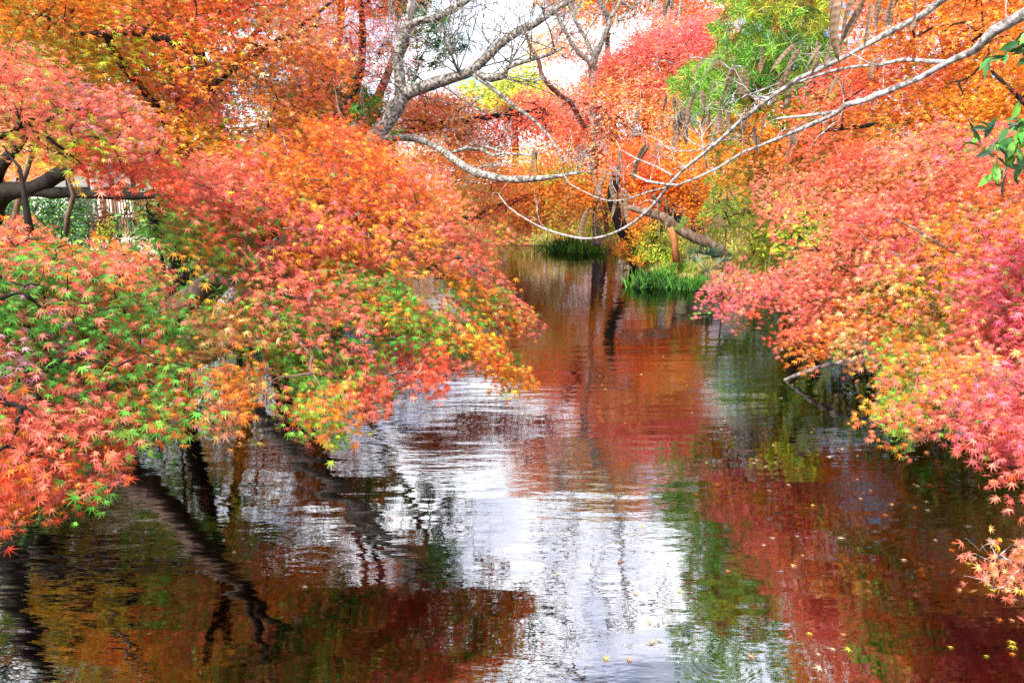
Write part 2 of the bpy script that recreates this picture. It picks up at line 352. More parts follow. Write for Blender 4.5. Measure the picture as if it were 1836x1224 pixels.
n2 = noise(t, 14, 6); r2 = ramp(t, n2.outputs['Fac'], [(.35, (.35, .30, .22)), (.65, (1.3, 1.15, 1.0))])
mm = nd(t, "ShaderNodeMixRGB", blend_type='MULTIPLY'); mm.inputs[0].default_value = 1
geo = nd(t, "ShaderNodeNewGeometry"); sx = nd(t, "ShaderNodeSeparateXYZ"); wet = nd(t, "ShaderNodeMapRange"); wet.inputs['From Min'].default_value = -.02; wet.inputs['From Max'].default_value = .06
nb = noise(t, 7, 6); rb = ramp(t, nb.outputs['Fac'], [(.38, (.012, .010, .006)), (.5, (.05, .025, .012)), (.6, (.14, .045, .015)), (.7, (.20, .09, .03))])
mw = nd(t, "ShaderNodeMixRGB"); p = nd(t, "ShaderNodeBsdfPrincipled"); p.inputs['Roughness'].default_value = .9; p.inputs['Specular IOR Level'].default_value = .1
l(r1.outputs[0], mm.inputs[1]); l(r2.outputs[0], mm.inputs[2]); l(geo.outputs['Position'], sx.inputs[0]); l(sx.outputs['Z'], wet.inputs['Value'])
l(wet.outputs[0], mw.inputs[0]); l(rb.outputs[0], mw.inputs[1]); l(mm.outputs[0], mw.inputs[2]); l(mw.outputs[0], p.inputs['Base Color']); l(p.outputs[0], o.inputs['Surface'])
g = link('ground', np_mesh('ground', np.stack([GX, GY, GZ], -1).reshape(-1, 3), [np.stack([ii, ii + 1, ii + 1 + nx, ii + nx], -1)]), gm)
tag(g, kind='structure')
# sandy path on the left bank
pm = bark_mat("sandy_path", [(.3, (.36, .28, .18)), (.7, (.55, .45, .32))], 4, bump=.3, sc=(1, 1, 1))
px_ = np.linspace(-24, -8.2, 24); py_ = np.linspace(15, 30, 24); X, Y = np.meshgrid(px_, py_)
X[:, -1] += .35*np.sin(Y[:, -1]*1.7); Z = ground_z(X, Y) + .006
i2 = (np.arange(23)[:, None]*24 + np.arange(23)[None]).ravel()
tag(link('path', np_mesh('path', np.stack([X, Y, Z], -1).reshape(-1, 3), [np.stack([i2, i2 + 1, i2 + 25, i2 + 24], -1)]), pm), kind='structure')

wm, t, l, o = mat("pond_water")
c = nd(t, "ShaderNodeNewGeometry")
def wn(scale, sc, detail):
    mp = nd(t, "ShaderNodeMapping"); mp.inputs['Scale'].default_value = sc; n = nd(t, "ShaderNodeTexNoise"); n.inputs['Scale'].default_value = scale; n.inputs['Detail'].default_value = detail
    l(c.outputs['Position'], mp.inputs[0]); l(mp.outputs[0], n.inputs['Vector']); return n
a1 = wn(1.0, (2.2, 7.5, 1), 3); a2 = wn(1.0, (9, 22, 1), 2); a3 = wn(.35, (1, 1.6, 1), 2)
def math_(op, a, b):
    n = nd(t, "ShaderNodeMath", operation=op)
    for k, v in enumerate((a, b)):
        if v is None: continue
        if isinstance(v, (int, float)): n.inputs[k].default_value = v
        else: l(v, n.inputs[k])
    return n.outputs[0]
calm = nd(t, "ShaderNodeMapRange"); calm.inputs['From Min'].default_value = .4; calm.inputs['From Max'].default_value = .62; calm.inputs['To Min'].default_value = .25; l(a3.outputs['Fac'], calm.inputs['Value'])
h = math_('MULTIPLY', math_('ADD', math_('MULTIPLY', a1.outputs['Fac'], .0038), math_('MULTIPLY', a2.outputs['Fac'], .0008)), calm.outputs[0])
a0 = wn(1.0, (.7, 2.2, 1), 2); h = math_('ADD', h, math_('MULTIPLY', a0.outputs['Fac'], .008))
# rings from a fish or a drop
rc = P(1290, 1185, 3.5); rc = rc*[1, 1, 0]
vs = nd(t, "ShaderNodeVectorMath", operation='DISTANCE'); vs.inputs[1].default_value = (1.11, 3.52, 0); l(c.outputs['Position'], vs.inputs[0])
fall = math_('MAXIMUM', math_('SUBTRACT', 1.0, math_('MULTIPLY', vs.outputs['Value'], 4.2)), 0.0)
wob = math_('ADD', math_('MULTIPLY', vs.outputs['Value'], 150.), math_('MULTIPLY', wn(1.0, (5, 7, 1), 2).outputs['Fac'], 9.)); brk = math_('MAXIMUM', math_('SUBTRACT', wn(1.0, (3, 4, 1), 1).outputs['Fac'], .38), 0.0)
h = math_('ADD', h, math_('MULTIPLY', math_('MULTIPLY', math_('MULTIPLY', math_('SINE', wob, None), fall), brk), .0035))
bp = nd(t, "ShaderNodeBump"); bp.inputs['Strength'].default_value = 1.0; bp.inputs['Distance'].default_value = 1.0; l(h, bp.inputs['Height'])
fr = nd(t, "ShaderNodeFresnel"); fr.inputs['IOR'].default_value = 4.8; l(bp.outputs[0], fr.inputs['Normal'])
gl = nd(t, "ShaderNodeBsdfGlossy"); gl.inputs['Roughness'].default_value = .012; l(bp.outputs[0], gl.inputs['Normal'])
tr = nd(t, "ShaderNodeBsdfTransparent"); tr.inputs['Color'].default_value = (.30, .29, .15, 1)
ms = nd(t, "ShaderNodeMixShader"); l(fr.outputs[0], ms.inputs[0]); l(tr.outputs[0], ms.inputs[1]); l(gl.outputs[0], ms.inputs[2]); l(ms.outputs[0], o.inputs['Surface'])
wv = np.array([(-7, -8, 0), (8, -8, 0), (8, 33, 0), (-7, 33, 0)], float)
tag(link('water', np_mesh('water', wv, [np.array([[0, 1, 2, 3]])]), wm), kind='structure')

# ------------------------------------------------------------------ left maples
LO = unit(np.array([.75, -.6, 0]))     # towards the open water
T1C = ("30,410,P 100,400,P 180,440,P 120,450,O 60,480,O 200,470,P 260,440,K 300,450,P 50,540,N 20,570,V 100,550,P 160,520,N 200,540,P 270,590,N 310,620,N 300,585,N 240,620,G 200,620,R 150,600,P 40,620,P 60,660,P 150,670,P 230,690,P 280,660,G 330,680,N 320,650,S 60,720,P 150,720,P "
       "220,700,R 340,730,O 250,750,O 100,780,P 30,760,O 40,830,P 100,830,O 140,850,R 250,780,O 40,900,R 20,850,P 80,740,N 180,690,N 10,690,P 20,930,R 290,570,N 325,600,N 335,645,N 340,670,S 280,610,S 170,515,N 40,530,N 90,745,N 360,750,P 300,760,S")
T1B = "30,130,P 100,120,P 150,130,K 60,160,P 210,200,P 130,200,P 20,180,P 80,240,L 130,240,L 110,275,Y 180,260,R 240,220,P 270,290,R 170,310,R 40,240,P 300,260,P 120,160,K 180,170,V 20,215,A"
tree('maple_tree', 'near multicoloured maple with pink and green leaves on black limbs at the left edge', 'maple tree', [
    reg([(-140, 395), (60, 410), (150, 428), (230, 445), (330, 470), (310, 520), (335, 580), (350, 640), (372, 700), (358, 750), (310, 770), (280, 740), (245, 800), (150, 850), (115, 880), (50, 920), (-140, 980)], 900,
        [(0, 380, 3.9), (300, 430, 4.3), (0, 600, 3.0), (0, 950, 2.35), (350, 760, 3.0), (300, 600, 3.5), (150, 850, 2.6)], .7, .26, .12, 10, .068, STAR7, T1C),
    reg([(-120, 70), (120, 100), (200, 160), (300, 210), (340, 330), (300, 345), (240, 330), (190, 325), (140, 320), (120, 270), (60, 240), (-120, 250)], 300,
        [(0, 100, 4.6), (300, 280, 4.8)], .8, .28, .13, 10, .072, STAR7, T1B)],
    [(np.array([(-5.3, 5.2, .35), (-5.2, 5.15, 1.2), (-4.9, 5.2, 2.0), (-4.3, 5.3, 2.35)]), [.17, .14, .12, .09]),
     (np.array([(-5.2, 5.1, 1.3), (-4.2, 4.5, 1.9), (-3.1, 3.8, 2.1), (-2.2, 3.1, 2.0)]), [.09, .07, .045, .02])],
    DARK, LO, extra=[((-4.6, 4.4, 3.9), (1.5, 1.6, .9), 160, 'PPOKRG', .35, 12, .065, STAR5)], rt=.0028, up=.5)

tree('maple_tree', 'black limbed maple forking at the left edge above the hedge, with lime leaves', 'maple tree', [
    reg([(-60, 215), (160, 215), (180, 275), (120, 300), (60, 290), (-60, 250)], 60, [(60, 250, 8.3)], .8, .3, .14, 12, .062, STAR5, "70,230,L 130,250,Y 110,280,L 160,260,K 30,240,G")],
    [limb([(-45, 660, 9.4), (-40, 520, 9.3), (-35, 400, 9.2), (0, 347, 9.1), (60, 338, 9.0), (100, 316, 9.0), (140, 292, 8.9), (165, 255, 8.8)], [56, 46, 28, 14, 12, 10, 5]),
     limb([(50, 345, 9.0), (120, 347, 9.0), (200, 350, 8.9), (300, 352, 8.8), (370, 345, 8.7)], [8, 9, 8, 4, 2]),
     limb([(-38, 420, 9.2), (-20, 335, 9.1), (5, 292, 9.0), (30, 262, 9.0), (60, 212, 8.9), (100, 170, 8.8), (130, 100, 8.7), (150, -40, 8.6)], [24, 13, 11, 10, 8, 6, 4, 2]),
     limb([(-38, 480, 9.2), (-90, 300, 9.2), (-100, 100, 9.1), (-60, -100, 9.0)], [34, 26, 16, 6])],
    DARK, LO, rt=.0032, up=.5, extra=[((-5.6, 8.9, 5.3), (1.6, 1.3, .9), 200, 'OGPKR', .5, 14, .075, STAR5)])

T2C = ("330,330,P 380,370,R 430,300,P 480,310,O 520,340,O 600,300,O 560,390,G 620,400,G 660,330,O 700,300,O 740,370,P 800,340,O 700,440,P 800,440,P 850,370,O 880,470,P 930,540,P 900,560,O 640,480,G 600,470,G 560,480,P 500,430,P 440,510,N 430,470,P 410,540,G 500,560,P 450,600,A 540,620,N 580,630,N 620,560,G 610,600,K "
       "660,560,P 700,530,N 740,560,O 800,540,L 850,600,G 870,640,O 800,640,P 760,660,R 770,690,R 560,700,O 550,690,S 640,720,P 530,750,P 590,760,L 420,740,A 440,690,O 680,600,P 720,640,P 350,480,P 300,440,V 470,440,P 540,440,G 760,480,G 820,480,O 760,420,A 860,560,K 480,580,A 440,650,K 600,660,N 860,680,O 640,290,R 580,340,A 270,390,N 300,400,S 520,420,M 620,440,P 580,520,P 760,340,P 820,400,P 700,560,N 860,440,P 640,330,P 690,490,S 540,600,N 500,610,S 560,610,N 595,600,N 575,640,N 460,500,N 430,520,N 480,515,N 730,520,N 690,540,S")
tree('maple_tree', 'orange and gold maple on a leaning brown trunk, hanging low over the pond', 'maple tree', [
    reg([(290, 330), (400, 250), (560, 215), (690, 235), (790, 290), (845, 355), (895, 405), (880, 450), (935, 530), (950, 580), (880, 600), (895, 670), (870, 690), (835, 620), (795, 640), (785, 690), (750, 690), (700, 640), (685, 690), (655, 730), (600, 775), (560, 730), (520, 745), (505, 720), (560, 680), (490, 640), (400, 630), (365, 600), (420, 530), (400, 490), (320, 440), (295, 415), (275, 375)], 1150,
        [(300, 350, 5.2), (560, 250, 6.6), (700, 260, 6.6), (880, 420, 6.6), (950, 570, 6.0), (880, 680, 5.2), (760, 690, 4.6), (600, 770, 3.7), (400, 600, 4.2), (600, 560, 4.6), (500, 450, 5.2), (700, 450, 5.6)], .9, .30, .14, 11, .080, STAR7, T2C, holes=[[(452, 390), (505, 396), (502, 436), (458, 432)], [(712, 468), (800, 478), (792, 545), (722, 532)], [(395, 490), (440, 480), (440, 515), (405, 520)], [(610, 590), (670, 580), (660, 620), (610, 620)]]),
    reg([(385, 655), (440, 645), (465, 690), (435, 765), (392, 775), (375, 720)], 60, [(420, 700, 3.7)], .3, .2, .1, 9, .07, STAR7, T2C)] + [
    reg(pg, 34, [(0, 0, dd_)], .25, .2, .09, 9, .066, STAR7, T2C, wav=0.) for pg, dd_ in [([(560, 690), (640, 690), (612, 795), (585, 795)], 3.9), ([(640, 680), (692, 670), (680, 738), (640, 752)], 4.2), ([(498, 710), (575, 710), (548, 775), (505, 755)], 3.9), ([(748, 630), (795, 630), (785, 702), (752, 695)], 4.8), ([(838, 600), (905, 600), (905, 700), (866, 690)], 5.2), ([(890, 630), (935, 640), (962, 690), (905, 690)], 5.4), ([(900, 520), (965, 550), (960, 600), (905, 600)], 6.0)]],
    [limb([(120, 700, 8.6), (190, 640, 8.1), (280, 577, 7.6), (340, 533, 7.2), (400, 490, 6.9), (470, 430, 6.7), (560, 385, 6.6), (700, 400, 6.4), (820, 455, 6.3)], [34, 26, 22, 18, 12, 8, 5, 3]),
     limb([(390, 497, 6.9), (440, 520, 5.8), (500, 570, 5.0), (560, 640, 4.4)], [9, 7, 4, 2]),
     limb([(560, 385, 6.6), (600, 330, 6.9), (680, 290, 7.0)], [5, 4, 2])],
    BROWN, LO, rt=.0026, up=.5, extra=[((-3.2, 8.5, 4.0), (1.6, 1.5, .9), 120, 'OOGPR', .45, 12, .07, STAR5)])

T3C = ("60,30,O 150,20,O 90,60,K 140,70,G 200,30,G 260,20,P 330,40,O 420,70,O 380,130,O 450,150,K 500,30,A 600,60,O 470,190,K 520,200,G 640,40,O 600,130,P 560,100,O 640,150,O 300,150,P 340,160,V 400,170,P 380,220,G 350,230,G 450,240,O 520,280,O 560,240,O 250,110,G 200,90,K 300,90,O 620,190,O 540,160,O 480,100,O 410,20,R 30,90,L 210,60,L 280,200,P 440,110,A 570,20,M 620,240,P 660,230,P")
tree('maple_tree', 'large orange maple with dark limbs filling the upper left', 'maple tree', [
    reg([(-120, -160), (560, -160), (600, 0), (610, 90), (640, 190), (690, 245), (580, 300), (330, 340), (250, 260), (100, 110), (-120, 80)], 1000,
        [(0, 0, 6.6), (300, 250, 6.8), (600, 100, 8.2), (640, 220, 7.6), (300, 0, 7.2), (560, -100, 8.2)], 1.6, .42, .20, 13, .080, STAR5, T3C, holes=[[(5, 15), (30, 20), (35, 75), (10, 70)], [(255, 40), (285, 38), (285, 62), (255, 62)]])],
    [limb([(300, 610, 10.6), (322, 450, 10.0), (332, 330, 9.3), (325, 250, 8.9), (330, 200, 8.7), (300, 120, 8.5), (270, 40, 8.4), (240, -60, 8.3)], [20, 15, 12, 10, 9, 7, 4]),
     limb([(140, 60, 7.4), (190, 62, 7.2), (215, 55, 7.2), (240, 52, 7.2), (270, 62, 7.2), (300, 72, 7.2), (330, 88, 7.3), (355, 98, 7.4)], [4, 7, 8, 7, 3]),
     limb([(322, 260, 8.9), (270, 180, 8.2), (215, 110, 7.6), (190, 62, 7.2)], [9, 7, 6]),
     limb([(330, 200, 8.7), (420, 120, 8.6), (520, 60, 8.8), (600, 0, 9)], [8, 5, 2]),
     limb([(328, 265, 8.9), (350, 275, 8.7), (400, 300, 8.4)], [8, 6, 3])],
    DARK, LO, rt=.0032, up=.5, nbr=.6, extra=[((-5.0, 9, 6.4), (3.2, 1.8, 1.2), 300, 'OOGPRK', .5, 13, .075, STAR5)])

tree('maple_tree', 'orange and pink layered maple left of the pale forked trunk', 'maple tree', [
    reg([(545, -160), (745, -160), (735, 40), (715, 110), (700, 130), (705, 215), (640, 225), (610, 190), (590, 90), (560, 0)], 420,
        [(640, 100, 11.5)], 2, .55, .26, 16, .072, STAR5, "560,20,M 620,10,O 680,30,A 650,60,P 700,20,P 620,110,O 680,100,P 640,140,M 670,130,M 620,160,G 690,60,O 660,180,K 640,200,G 690,180,G 700,-80,O 600,-100,O 660,0,R", holes=[[(600, 145), (680, 150), (690, 225), (610, 225)]]),
    ],
    [limb([(480, 560, 13), (520, 400, 13), (590, 240, 12.8), (640, 150, 12.6), (650, 60, 12.5), (640, -60, 12.5)], [13, 11, 8, 6, 3])], DARK, LO, rt=.004, nbr=.4, up=.6,
    extra=[((-2.6, 12.6, 6.2), (1.7, 1.5, 1.0), 160, 'OROB', .6, 14, .085, STAR3)])

# ------------------------------------------------------------------ right maples
T14C = ("1260,500,M 1300,500,M 1350,490,P 1400,510,M 1450,530,P 1400,560,R 1480,570,P 1380,370,P 1450,330,P 1500,380,P 1550,320,P 1600,350,P 1500,270,R 1480,430,A 1550,430,P 1650,380,P 1700,330,P 1750,400,O 1600,480,A 1690,470,G 1640,490,A 1720,440,V 1700,430,M 1800,470,M 1790,500,M 1820,560,M 1650,540,G 1600,560,P "
        "1560,560,A 1700,560,K 1720,540,K 1640,620,S 1610,640,S 1600,600,R 1740,600,P 1800,640,P 1550,620,A 1450,640,O 1440,650,P 1680,660,A 1640,690,S 1660,720,S 1590,730,S 1560,690,A 1700,640,O 1750,690,O 1800,680,M 1720,730,P 1780,760,P 1600,770,S 1800,820,P 1790,870,R 1830,900,P 1700,780,N 1620,450,M 1520,490,P 1440,470,P 1600,410,A 1680,500,K 1760,450,P 1500,640,O 1530,660,R 1760,580,P 1810,600,P 1660,600,S 1750,650,A 1800,740,M")
tree('maple_tree', 'pink and peach maple spreading low over the right side of the pond', 'maple tree', [
    reg([(1215, 505), (1290, 470), (1385, 480), (1420, 455), (1405, 420), (1350, 372), (1325, 345), (1390, 295), (1490, 255), (1620, 225), (1990, 215), (1990, 900), (1830, 850), (1800, 830), (1780, 810), (1785, 780), (1720, 740), (1690, 760), (1610, 785), (1590, 735), (1560, 690), (1510, 640), (1450, 640), (1415, 615), (1390, 590), (1310, 575), (1280, 545)], 1350,
        [(1262, 500, 9.0), (1350, 360, 9.3), (1500, 260, 8.4), (1836, 250, 6.4), (1450, 650, 6.3), (1600, 780, 4.5), (1836, 700, 3.5), (1836, 950, 2.7), (1700, 740, 4.0), (1600, 500, 6.2), (1836, 470, 4.8), (1440, 520, 7.6), (1960, 800, 3.2)], .9, .32, .15, 12, .078, STAR7, T14C, holes=[[(1560, 500), (1650, 490), (1650, 525), (1570, 530)], [(1440, 400), (1490, 410), (1470, 440)], [(1690, 540), (1760, 550), (1740, 580)], [(1500, 440), (1540, 430), (1530, 460)]]),
    reg([(1790, 1000), (1830, 970), (1900, 960), (1900, 1080), (1840, 1060), (1800, 1040)], 14, [(1836, 1000, 2.5)], .2, .14, .07, 7, .05, STAR7, "1830,1000,A 1800,1020,P 1836,1050,G")],
    [(np.array([(7.4, 7.0, .45), (7.1, 6.8, 1.3), (6.5, 6.6, 2.1), (5.6, 6.4, 2.6)]), [.18, .15, .12, .09]),
     (np.array([(6.5, 6.6, 2.1), (5.3, 6.9, 2.1), (4.2, 7.4, 2.0), (3.3, 8.0, 1.8)]), [.09, .06, .04, .02]),
     (np.array([(6.9, 6.7, 1.6), (5.4, 5.6, 1.8), (4.2, 4.7, 1.7), (3.0, 4.2, 1.3)]), [.09, .06, .04, .015]),
     (np.array([(6.9, 6.7, 1.6), (5.6, 5.0, 1.9), (4.4, 4.0, 1.7), (2.9, 3.0, 1.3)]), [.08, .055, .035, .012]),
     limb([(1840, 420, 5.4), (1760, 470, 5.6), (1690, 440, 5.8), (1640, 410, 6.2), (1600, 390, 6.4)], [4, 3, 3, 1.5]),
     (np.array([(5.6, 6.4, 2.6), (5.0, 7.6, 2.9), (4.2, 8.8, 2.9)]), [.07, .05, .02])],
    BROWN, np.array([-.75, -.6, 0]), rt=.0024, up=.5, extra=[((5.6, 5.6, 3.4), (1.7, 2.2, .8), 200, 'PROAM', .45, 12, .07, STAR5), ((4.6, 3.2, 2.9), (1.2, 1.2, .7), 90, 'PROG', .35, 12, .065, STAR5)])
# bare dry twigs at the lower right tip of that maple are its own small sapling
sp = MB()
ax = grow(sp, [limb([(1960, 1010, 2.75), (1880, 1005, 2.6), (1830, 1005, 2.5), (1790, 1000, 2.45)], [4, 2.5, 1.5, 1])], P(R.uniform(1725, 1836, 26), R.uniform(960, 1060, 26), R.uniform(2.35, 2.6, 26)), .0007, .08)
T15C = "1550,30,O 1620,60,O 1700,40,A 1800,30,O 1750,110,G 1800,130,G 1820,200,G 1650,130,R 1560,150,R 1500,130,R 1640,190,O 1700,200,G 1780,200,O 1620,220,K 1700,240,O 1440,150,R 1480,190,P 1600,120,P 1740,170,O 1450,230,R 1400,270,P 1540,230,G 1590,250,O 1680,80,O 1520,60,O"
tree('maple_tree', 'fiery orange maple in the upper right behind the pale branches with pods', 'maple tree', [
    reg([(1440, 140), (1520, 90), (1530, -160), (2000, -160), (2000, 290), (1620, 290), (1480, 300), (1390, 290), (1380, 250)], 900,
        [(1450, 200, 10.5), (1836, 50, 7.6), (1836, 260, 7.6), (1560, 0, 9)], 1.6, .44, .2, 13, .080, STAR5, T15C)],
    [(np.array([(9.2, 10.5, .6), (8.9, 10.2, 2.2), (8.2, 9.9, 3.6), (7.2, 9.7, 4.6), (6.2, 9.6, 5.0)]), [.2, .17, .13, .08, .03]),
     (np.array([(8.5, 10.0, 3.2), (6.8, 9.6, 3.4), (5.2, 9.8, 3.3), (4.2, 10.4, 3.2)]), [.1, .07, .04, .02]),
     limb([(1850, 200, 7.8), (1812, 160, 7.8), (1780, 130, 7.9), (1765, 112, 8)], [3, 3, 2])],
    DARK, np.array([-.75, -.6, 0]), rt=.0032, up=.5, nbr=.6, extra=[((7.0, 10, 6.6), (2.6, 2.0, 1.2), 260, 'OORGP', .55, 13, .08, STAR5)])

# ------------------------------------------------------------------ trees on the far bank and behind
def far(label, poly, n, dep, thick, cols, trunk, leaf=.10, nl=18, L_=.9, tpl=STAR3, extra=(), bark=DARK, soft=25., kind='leaf', lmat=None, cat='maple tree', name='maple_tree', nbr=.16, up=.7, group=None):
    return tree(name, label, cat, [reg(poly, n, dep, thick, L_, L_*.5, nl, leaf*(1 if kind == 'tuft' else 1.4), tpl, cols, soft=soft)], trunk, bark, np.array([-.1, -1, 0.]), extra, group, rt=.007, nbr=nbr, up=up, kind=kind, lmat=lmat)
far('low red maple in thin flat layers just right of the pale forked trunk', [(700, 150), (760, 160), (860, 175), (950, 185), (1010, 200), (1000, 240), (900, 260), (800, 255), (705, 235), (690, 200)], 330, [(850, 210, 17)], 2,
    "740,190,P 800,185,O 860,195,R 920,190,R 970,215,R 900,230,R 800,225,O 740,225,P 840,240,O 780,205,G 950,230,P", [limb([(590, 480, 18.5), (620, 360, 18.5), (700, 250, 18.3), (850, 215, 18), (950, 200, 18)], [9, 8, 6, 3])], leaf=.075, nl=20, L_=.9, nbr=.5)
far('golden orange maple leaning over the far end of the pond under the lichen covered limb', [(720, 240), (880, 250), (1010, 255), (1120, 260), (1140, 330), (1100, 368), (1050, 372), (1005, 392), (950, 425), (900, 432), (850, 380), (760, 300)], 600, [(900, 420, 24), (1100, 300, 26), (760, 260, 22)], 3,
    "780,270,O 840,290,G 900,300,G 960,290,G 1020,280,G 880,270,R 960,265,R 1050,300,O 1100,290,R 1000,340,O 940,350,O 1060,350,O 900,370,P 960,390,G 930,410,O 1000,390,G 980,375,L 1090,360,B 1030,260,R 1110,330,O 1020,360,A 1080,280,G 1000,300,S 860,320,K 1060,380,L",
    [limb([(740, 460, 27.5), (800, 410, 27), (900, 370, 26.5), (980, 340, 26.5), (1030, 300, 27)], [9, 8, 6, 3])], leaf=.095, nl=20)
far('tall red and orange maple across the water below the dark bare tree', [(930, 185), (960, 150), (1000, 160), (1060, 110), (1120, 60), (1180, 25), (1250, 15), (1300, 30), (1300, 260), (1180, 290), (1060, 265), (950, 250)], 1250, [(1000, 180, 27), (1250, 80, 28), (1150, 250, 25)], 3,
    "960,170,M 1000,140,M 1010,170,P 1060,140,P 1100,100,P 1160,80,P 1220,70,M 1260,90,P 1130,130,A 1180,130,A 1220,140,A 1080,170,G 1100,200,A 1040,200,P 1150,190,A 1200,190,G 1250,170,O 980,210,O 1040,240,A 1120,240,O 1200,240,G 1240,230,O 1090,150,G 1150,100,M 1200,100,P 1140,230,P",
    [limb([(1180, 450, 28), (1175, 330, 28), (1160, 220, 28), (1170, 140, 28), (1210, 80, 28)], [11, 9, 7, 4]), limb([(1165, 260, 28), (1090, 200, 27.5), (1020, 180, 27.5)], [6, 4, 2])], leaf=.10, nl=22)
far('orange maple hanging over the bent trunk on the far bank', [(1100, 260), (1180, 250), (1270, 250), (1290, 300), (1265, 340), (1250, 375), (1190, 350), (1160, 360), (1150, 400), (1120, 380), (1100, 330)], 520, [(1200, 300, 23)], 2,
    "1130,280,R 1180,270,O 1240,270,O 1270,300,G 1230,330,G 1200,350,O 1150,340,O 1120,350,G 1130,390,G 1170,300,R 1215,290,O 1250,355,O 1160,320,R",
    [limb([(1256, 455, 23.5), (1250, 410, 23.5), (1246, 370, 23.5), (1238, 320, 23.6), (1200, 280, 23.8)], [13, 11, 9, 6, 3])], leaf=.085, nl=20, bark=BROWN, L_=.8)
far('slanting trunk wrapped in gold and orange leaves at the water edge', [(1110, 385), (1150, 370), (1160, 400), (1158, 430), (1150, 445), (1158, 478), (1135, 472), (1118, 440), (1105, 410)], 120, [(1135, 430, 21.8)], .7,
    "1120,400,O 1140,400,R 1150,410,P 1130,440,G 1145,460,G 1125,425,G 1140,430,O", [limb([(1150, 486, 22.3), (1140, 470, 22.3), (1124, 430, 22.3), (1108, 390, 22.3), (1098, 350, 22.4), (1110, 300, 22.8)], [14, 12, 11, 10, 7])], leaf=.08, nl=16, L_=.45, nbr=.3)
far('lime yellow tree glowing far behind the grey limbs', [(815, 165), (850, 145), (905, 130), (950, 120), (1000, 150), (1010, 205), (950, 215), (900, 200), (870, 170)], 190, [(920, 170, 36)], 3, "900,160,L 850,165,L 950,150,L 980,200,L 920,190,Y 960,175,Y 930,205,S",
    [limb([(920, 420, 38), (925, 300, 38), (920, 200, 38), (915, 150, 38)], [8, 7, 5, 2])], leaf=.16, nl=20, L_=1.2, tpl=DIA, name='broadleaf_tree', cat='tree')
far('pale orange and yellow maple showing behind the top of the dark bare tree', [(985, 20), (1010, -60), (1060, -190), (1290, -200), (1310, 20), (1180, 50), (1110, 60), (1040, 90), (950, 130), (930, 90), (985, 50)], 520, [(1080, 20, 38)], 4, "1040,10,G 1100,20,O 1140,20,Y 1060,50,O 1000,70,P 980,90,Y 1040,40,M 1160,0,O 1120,-30,G 1200,-100,O 1260,-50,A 1100,-120,Y 1230,0,P",
    [limb([(1100, 420, 41), (1100, 250, 41), (1090, 100, 41), (1090, 0, 41)], [9, 7, 5, 2])], leaf=.14, nl=18, L_=1.2, extra=[((5.4, 39.5, 12.6), (4.4, 2, 2.2), 520, 'OAGYO', 1.2, 18, .2, STAR3), ((1.6, 39.5, 13.6), (2.0, 2, 1.6), 240, 'OAO', 1.2, 18, .2, STAR3), ((9.5, 38, 10.5), (2.5, 2, 2.5), 260, 'OAR', 1.2, 18, .2, STAR3)])
# conifers
far('bright green cedar between the red maples, upper right of centre', [(1290, 40), (1310, -120), (1480, -140), (1520, 0), (1500, 60), (1460, 110), (1440, 160), (1370, 190), (1330, 270), (1290, 310), (1270, 240), (1215, 215), (1215, 150), (1250, 90)], 900, [(1380, 50, 13.5), (1240, 180, 14)], 2.2,
    "1300,60,N 1350,40,S 1400,30,S 1370,70,S 1440,50,S 1330,100,S 1250,180,N 1280,160,S 1240,150,S 1300,200,S 1320,250,N 1420,100,N 1350,120,N 1460,20,L 1370,30,B 1400,90,D 1450,0,K 1290,280,N 1360,10,L",
    [limb([(1450, 560, 15.8), (1440, 400, 15.7), (1425, 250, 15.6), (1400, 100, 15.4), (1385, -50, 15.4), (1390, -150, 15.4)], [12, 11, 9, 6, 3])], leaf=.20, nl=26, tpl=BLADE, kind='tuft', lmat=NEEDLE, name='cedar_tree', cat='conifer', bark=BROWN, nbr=.35,
    extra=[((5.3, 15.5, 7.8), (1.8, 1.5, 1.8), 350, 'SSNLD', .5, 24, .24, BLADE)])
far('dark evergreen with drooping sprays behind the left stem of the forked trunk', [(680, -140), (770, -140), (800, 10), (810, 60), (795, 110), (780, 150), (765, 190), (720, 150), (735, 80), (690, 70)], 260, [(740, 60, 16)], 2, "710,40,N 740,20,N 770,60,D 750,90,D 780,100,N 740,150,K 760,160,K 700,0,D 760,-60,N 730,110,N",
    [limb([(580, 500, 18), (620, 320, 18), (700, 120, 17.6), (742, 0, 17.4), (740, -120, 17.4)], [11, 9, 7, 5, 3])], leaf=.22, nl=26, tpl=BLADE, kind='tuft', lmat=NEEDLE, name='evergreen_tree', cat='conifer', bark=BROWN, nbr=.4,
    extra=[((-2.2, 17, 8.2), (1.5, 1.5, 2.2), 240, 'NDDK', .5, 26, .26, BLADE)])
far('dark shadowy evergreen in the gap left of the grey trunk', [(470, 110), (600, 120), (690, 140), (695, 235), (600, 245), (480, 260)], 330, [(640, 190, 14)], 1.4, "500,150,O 520,220,O 550,180,G 490,200,A 560,140,A 580,220,O 620,160,N 650,190,D 680,200,K 630,210,K 660,160,N 610,190,D", [limb([(520, 560, 15.5), (530, 350, 15.5), (560, 200, 15.3), (610, 50, 15.2), (600, -150, 15)], [13, 11, 9, 6, 4])], leaf=.2, nl=26, tpl=BLADE, kind='tuft', lmat=NEEDLE, name='evergreen_tree', cat='conifer', nbr=.4,
    extra=[((-3.8, 14.8, 8.3), (1.9, 1.5, 2.6), 420, 'NNDDS', .5, 26, .26, BLADE)])
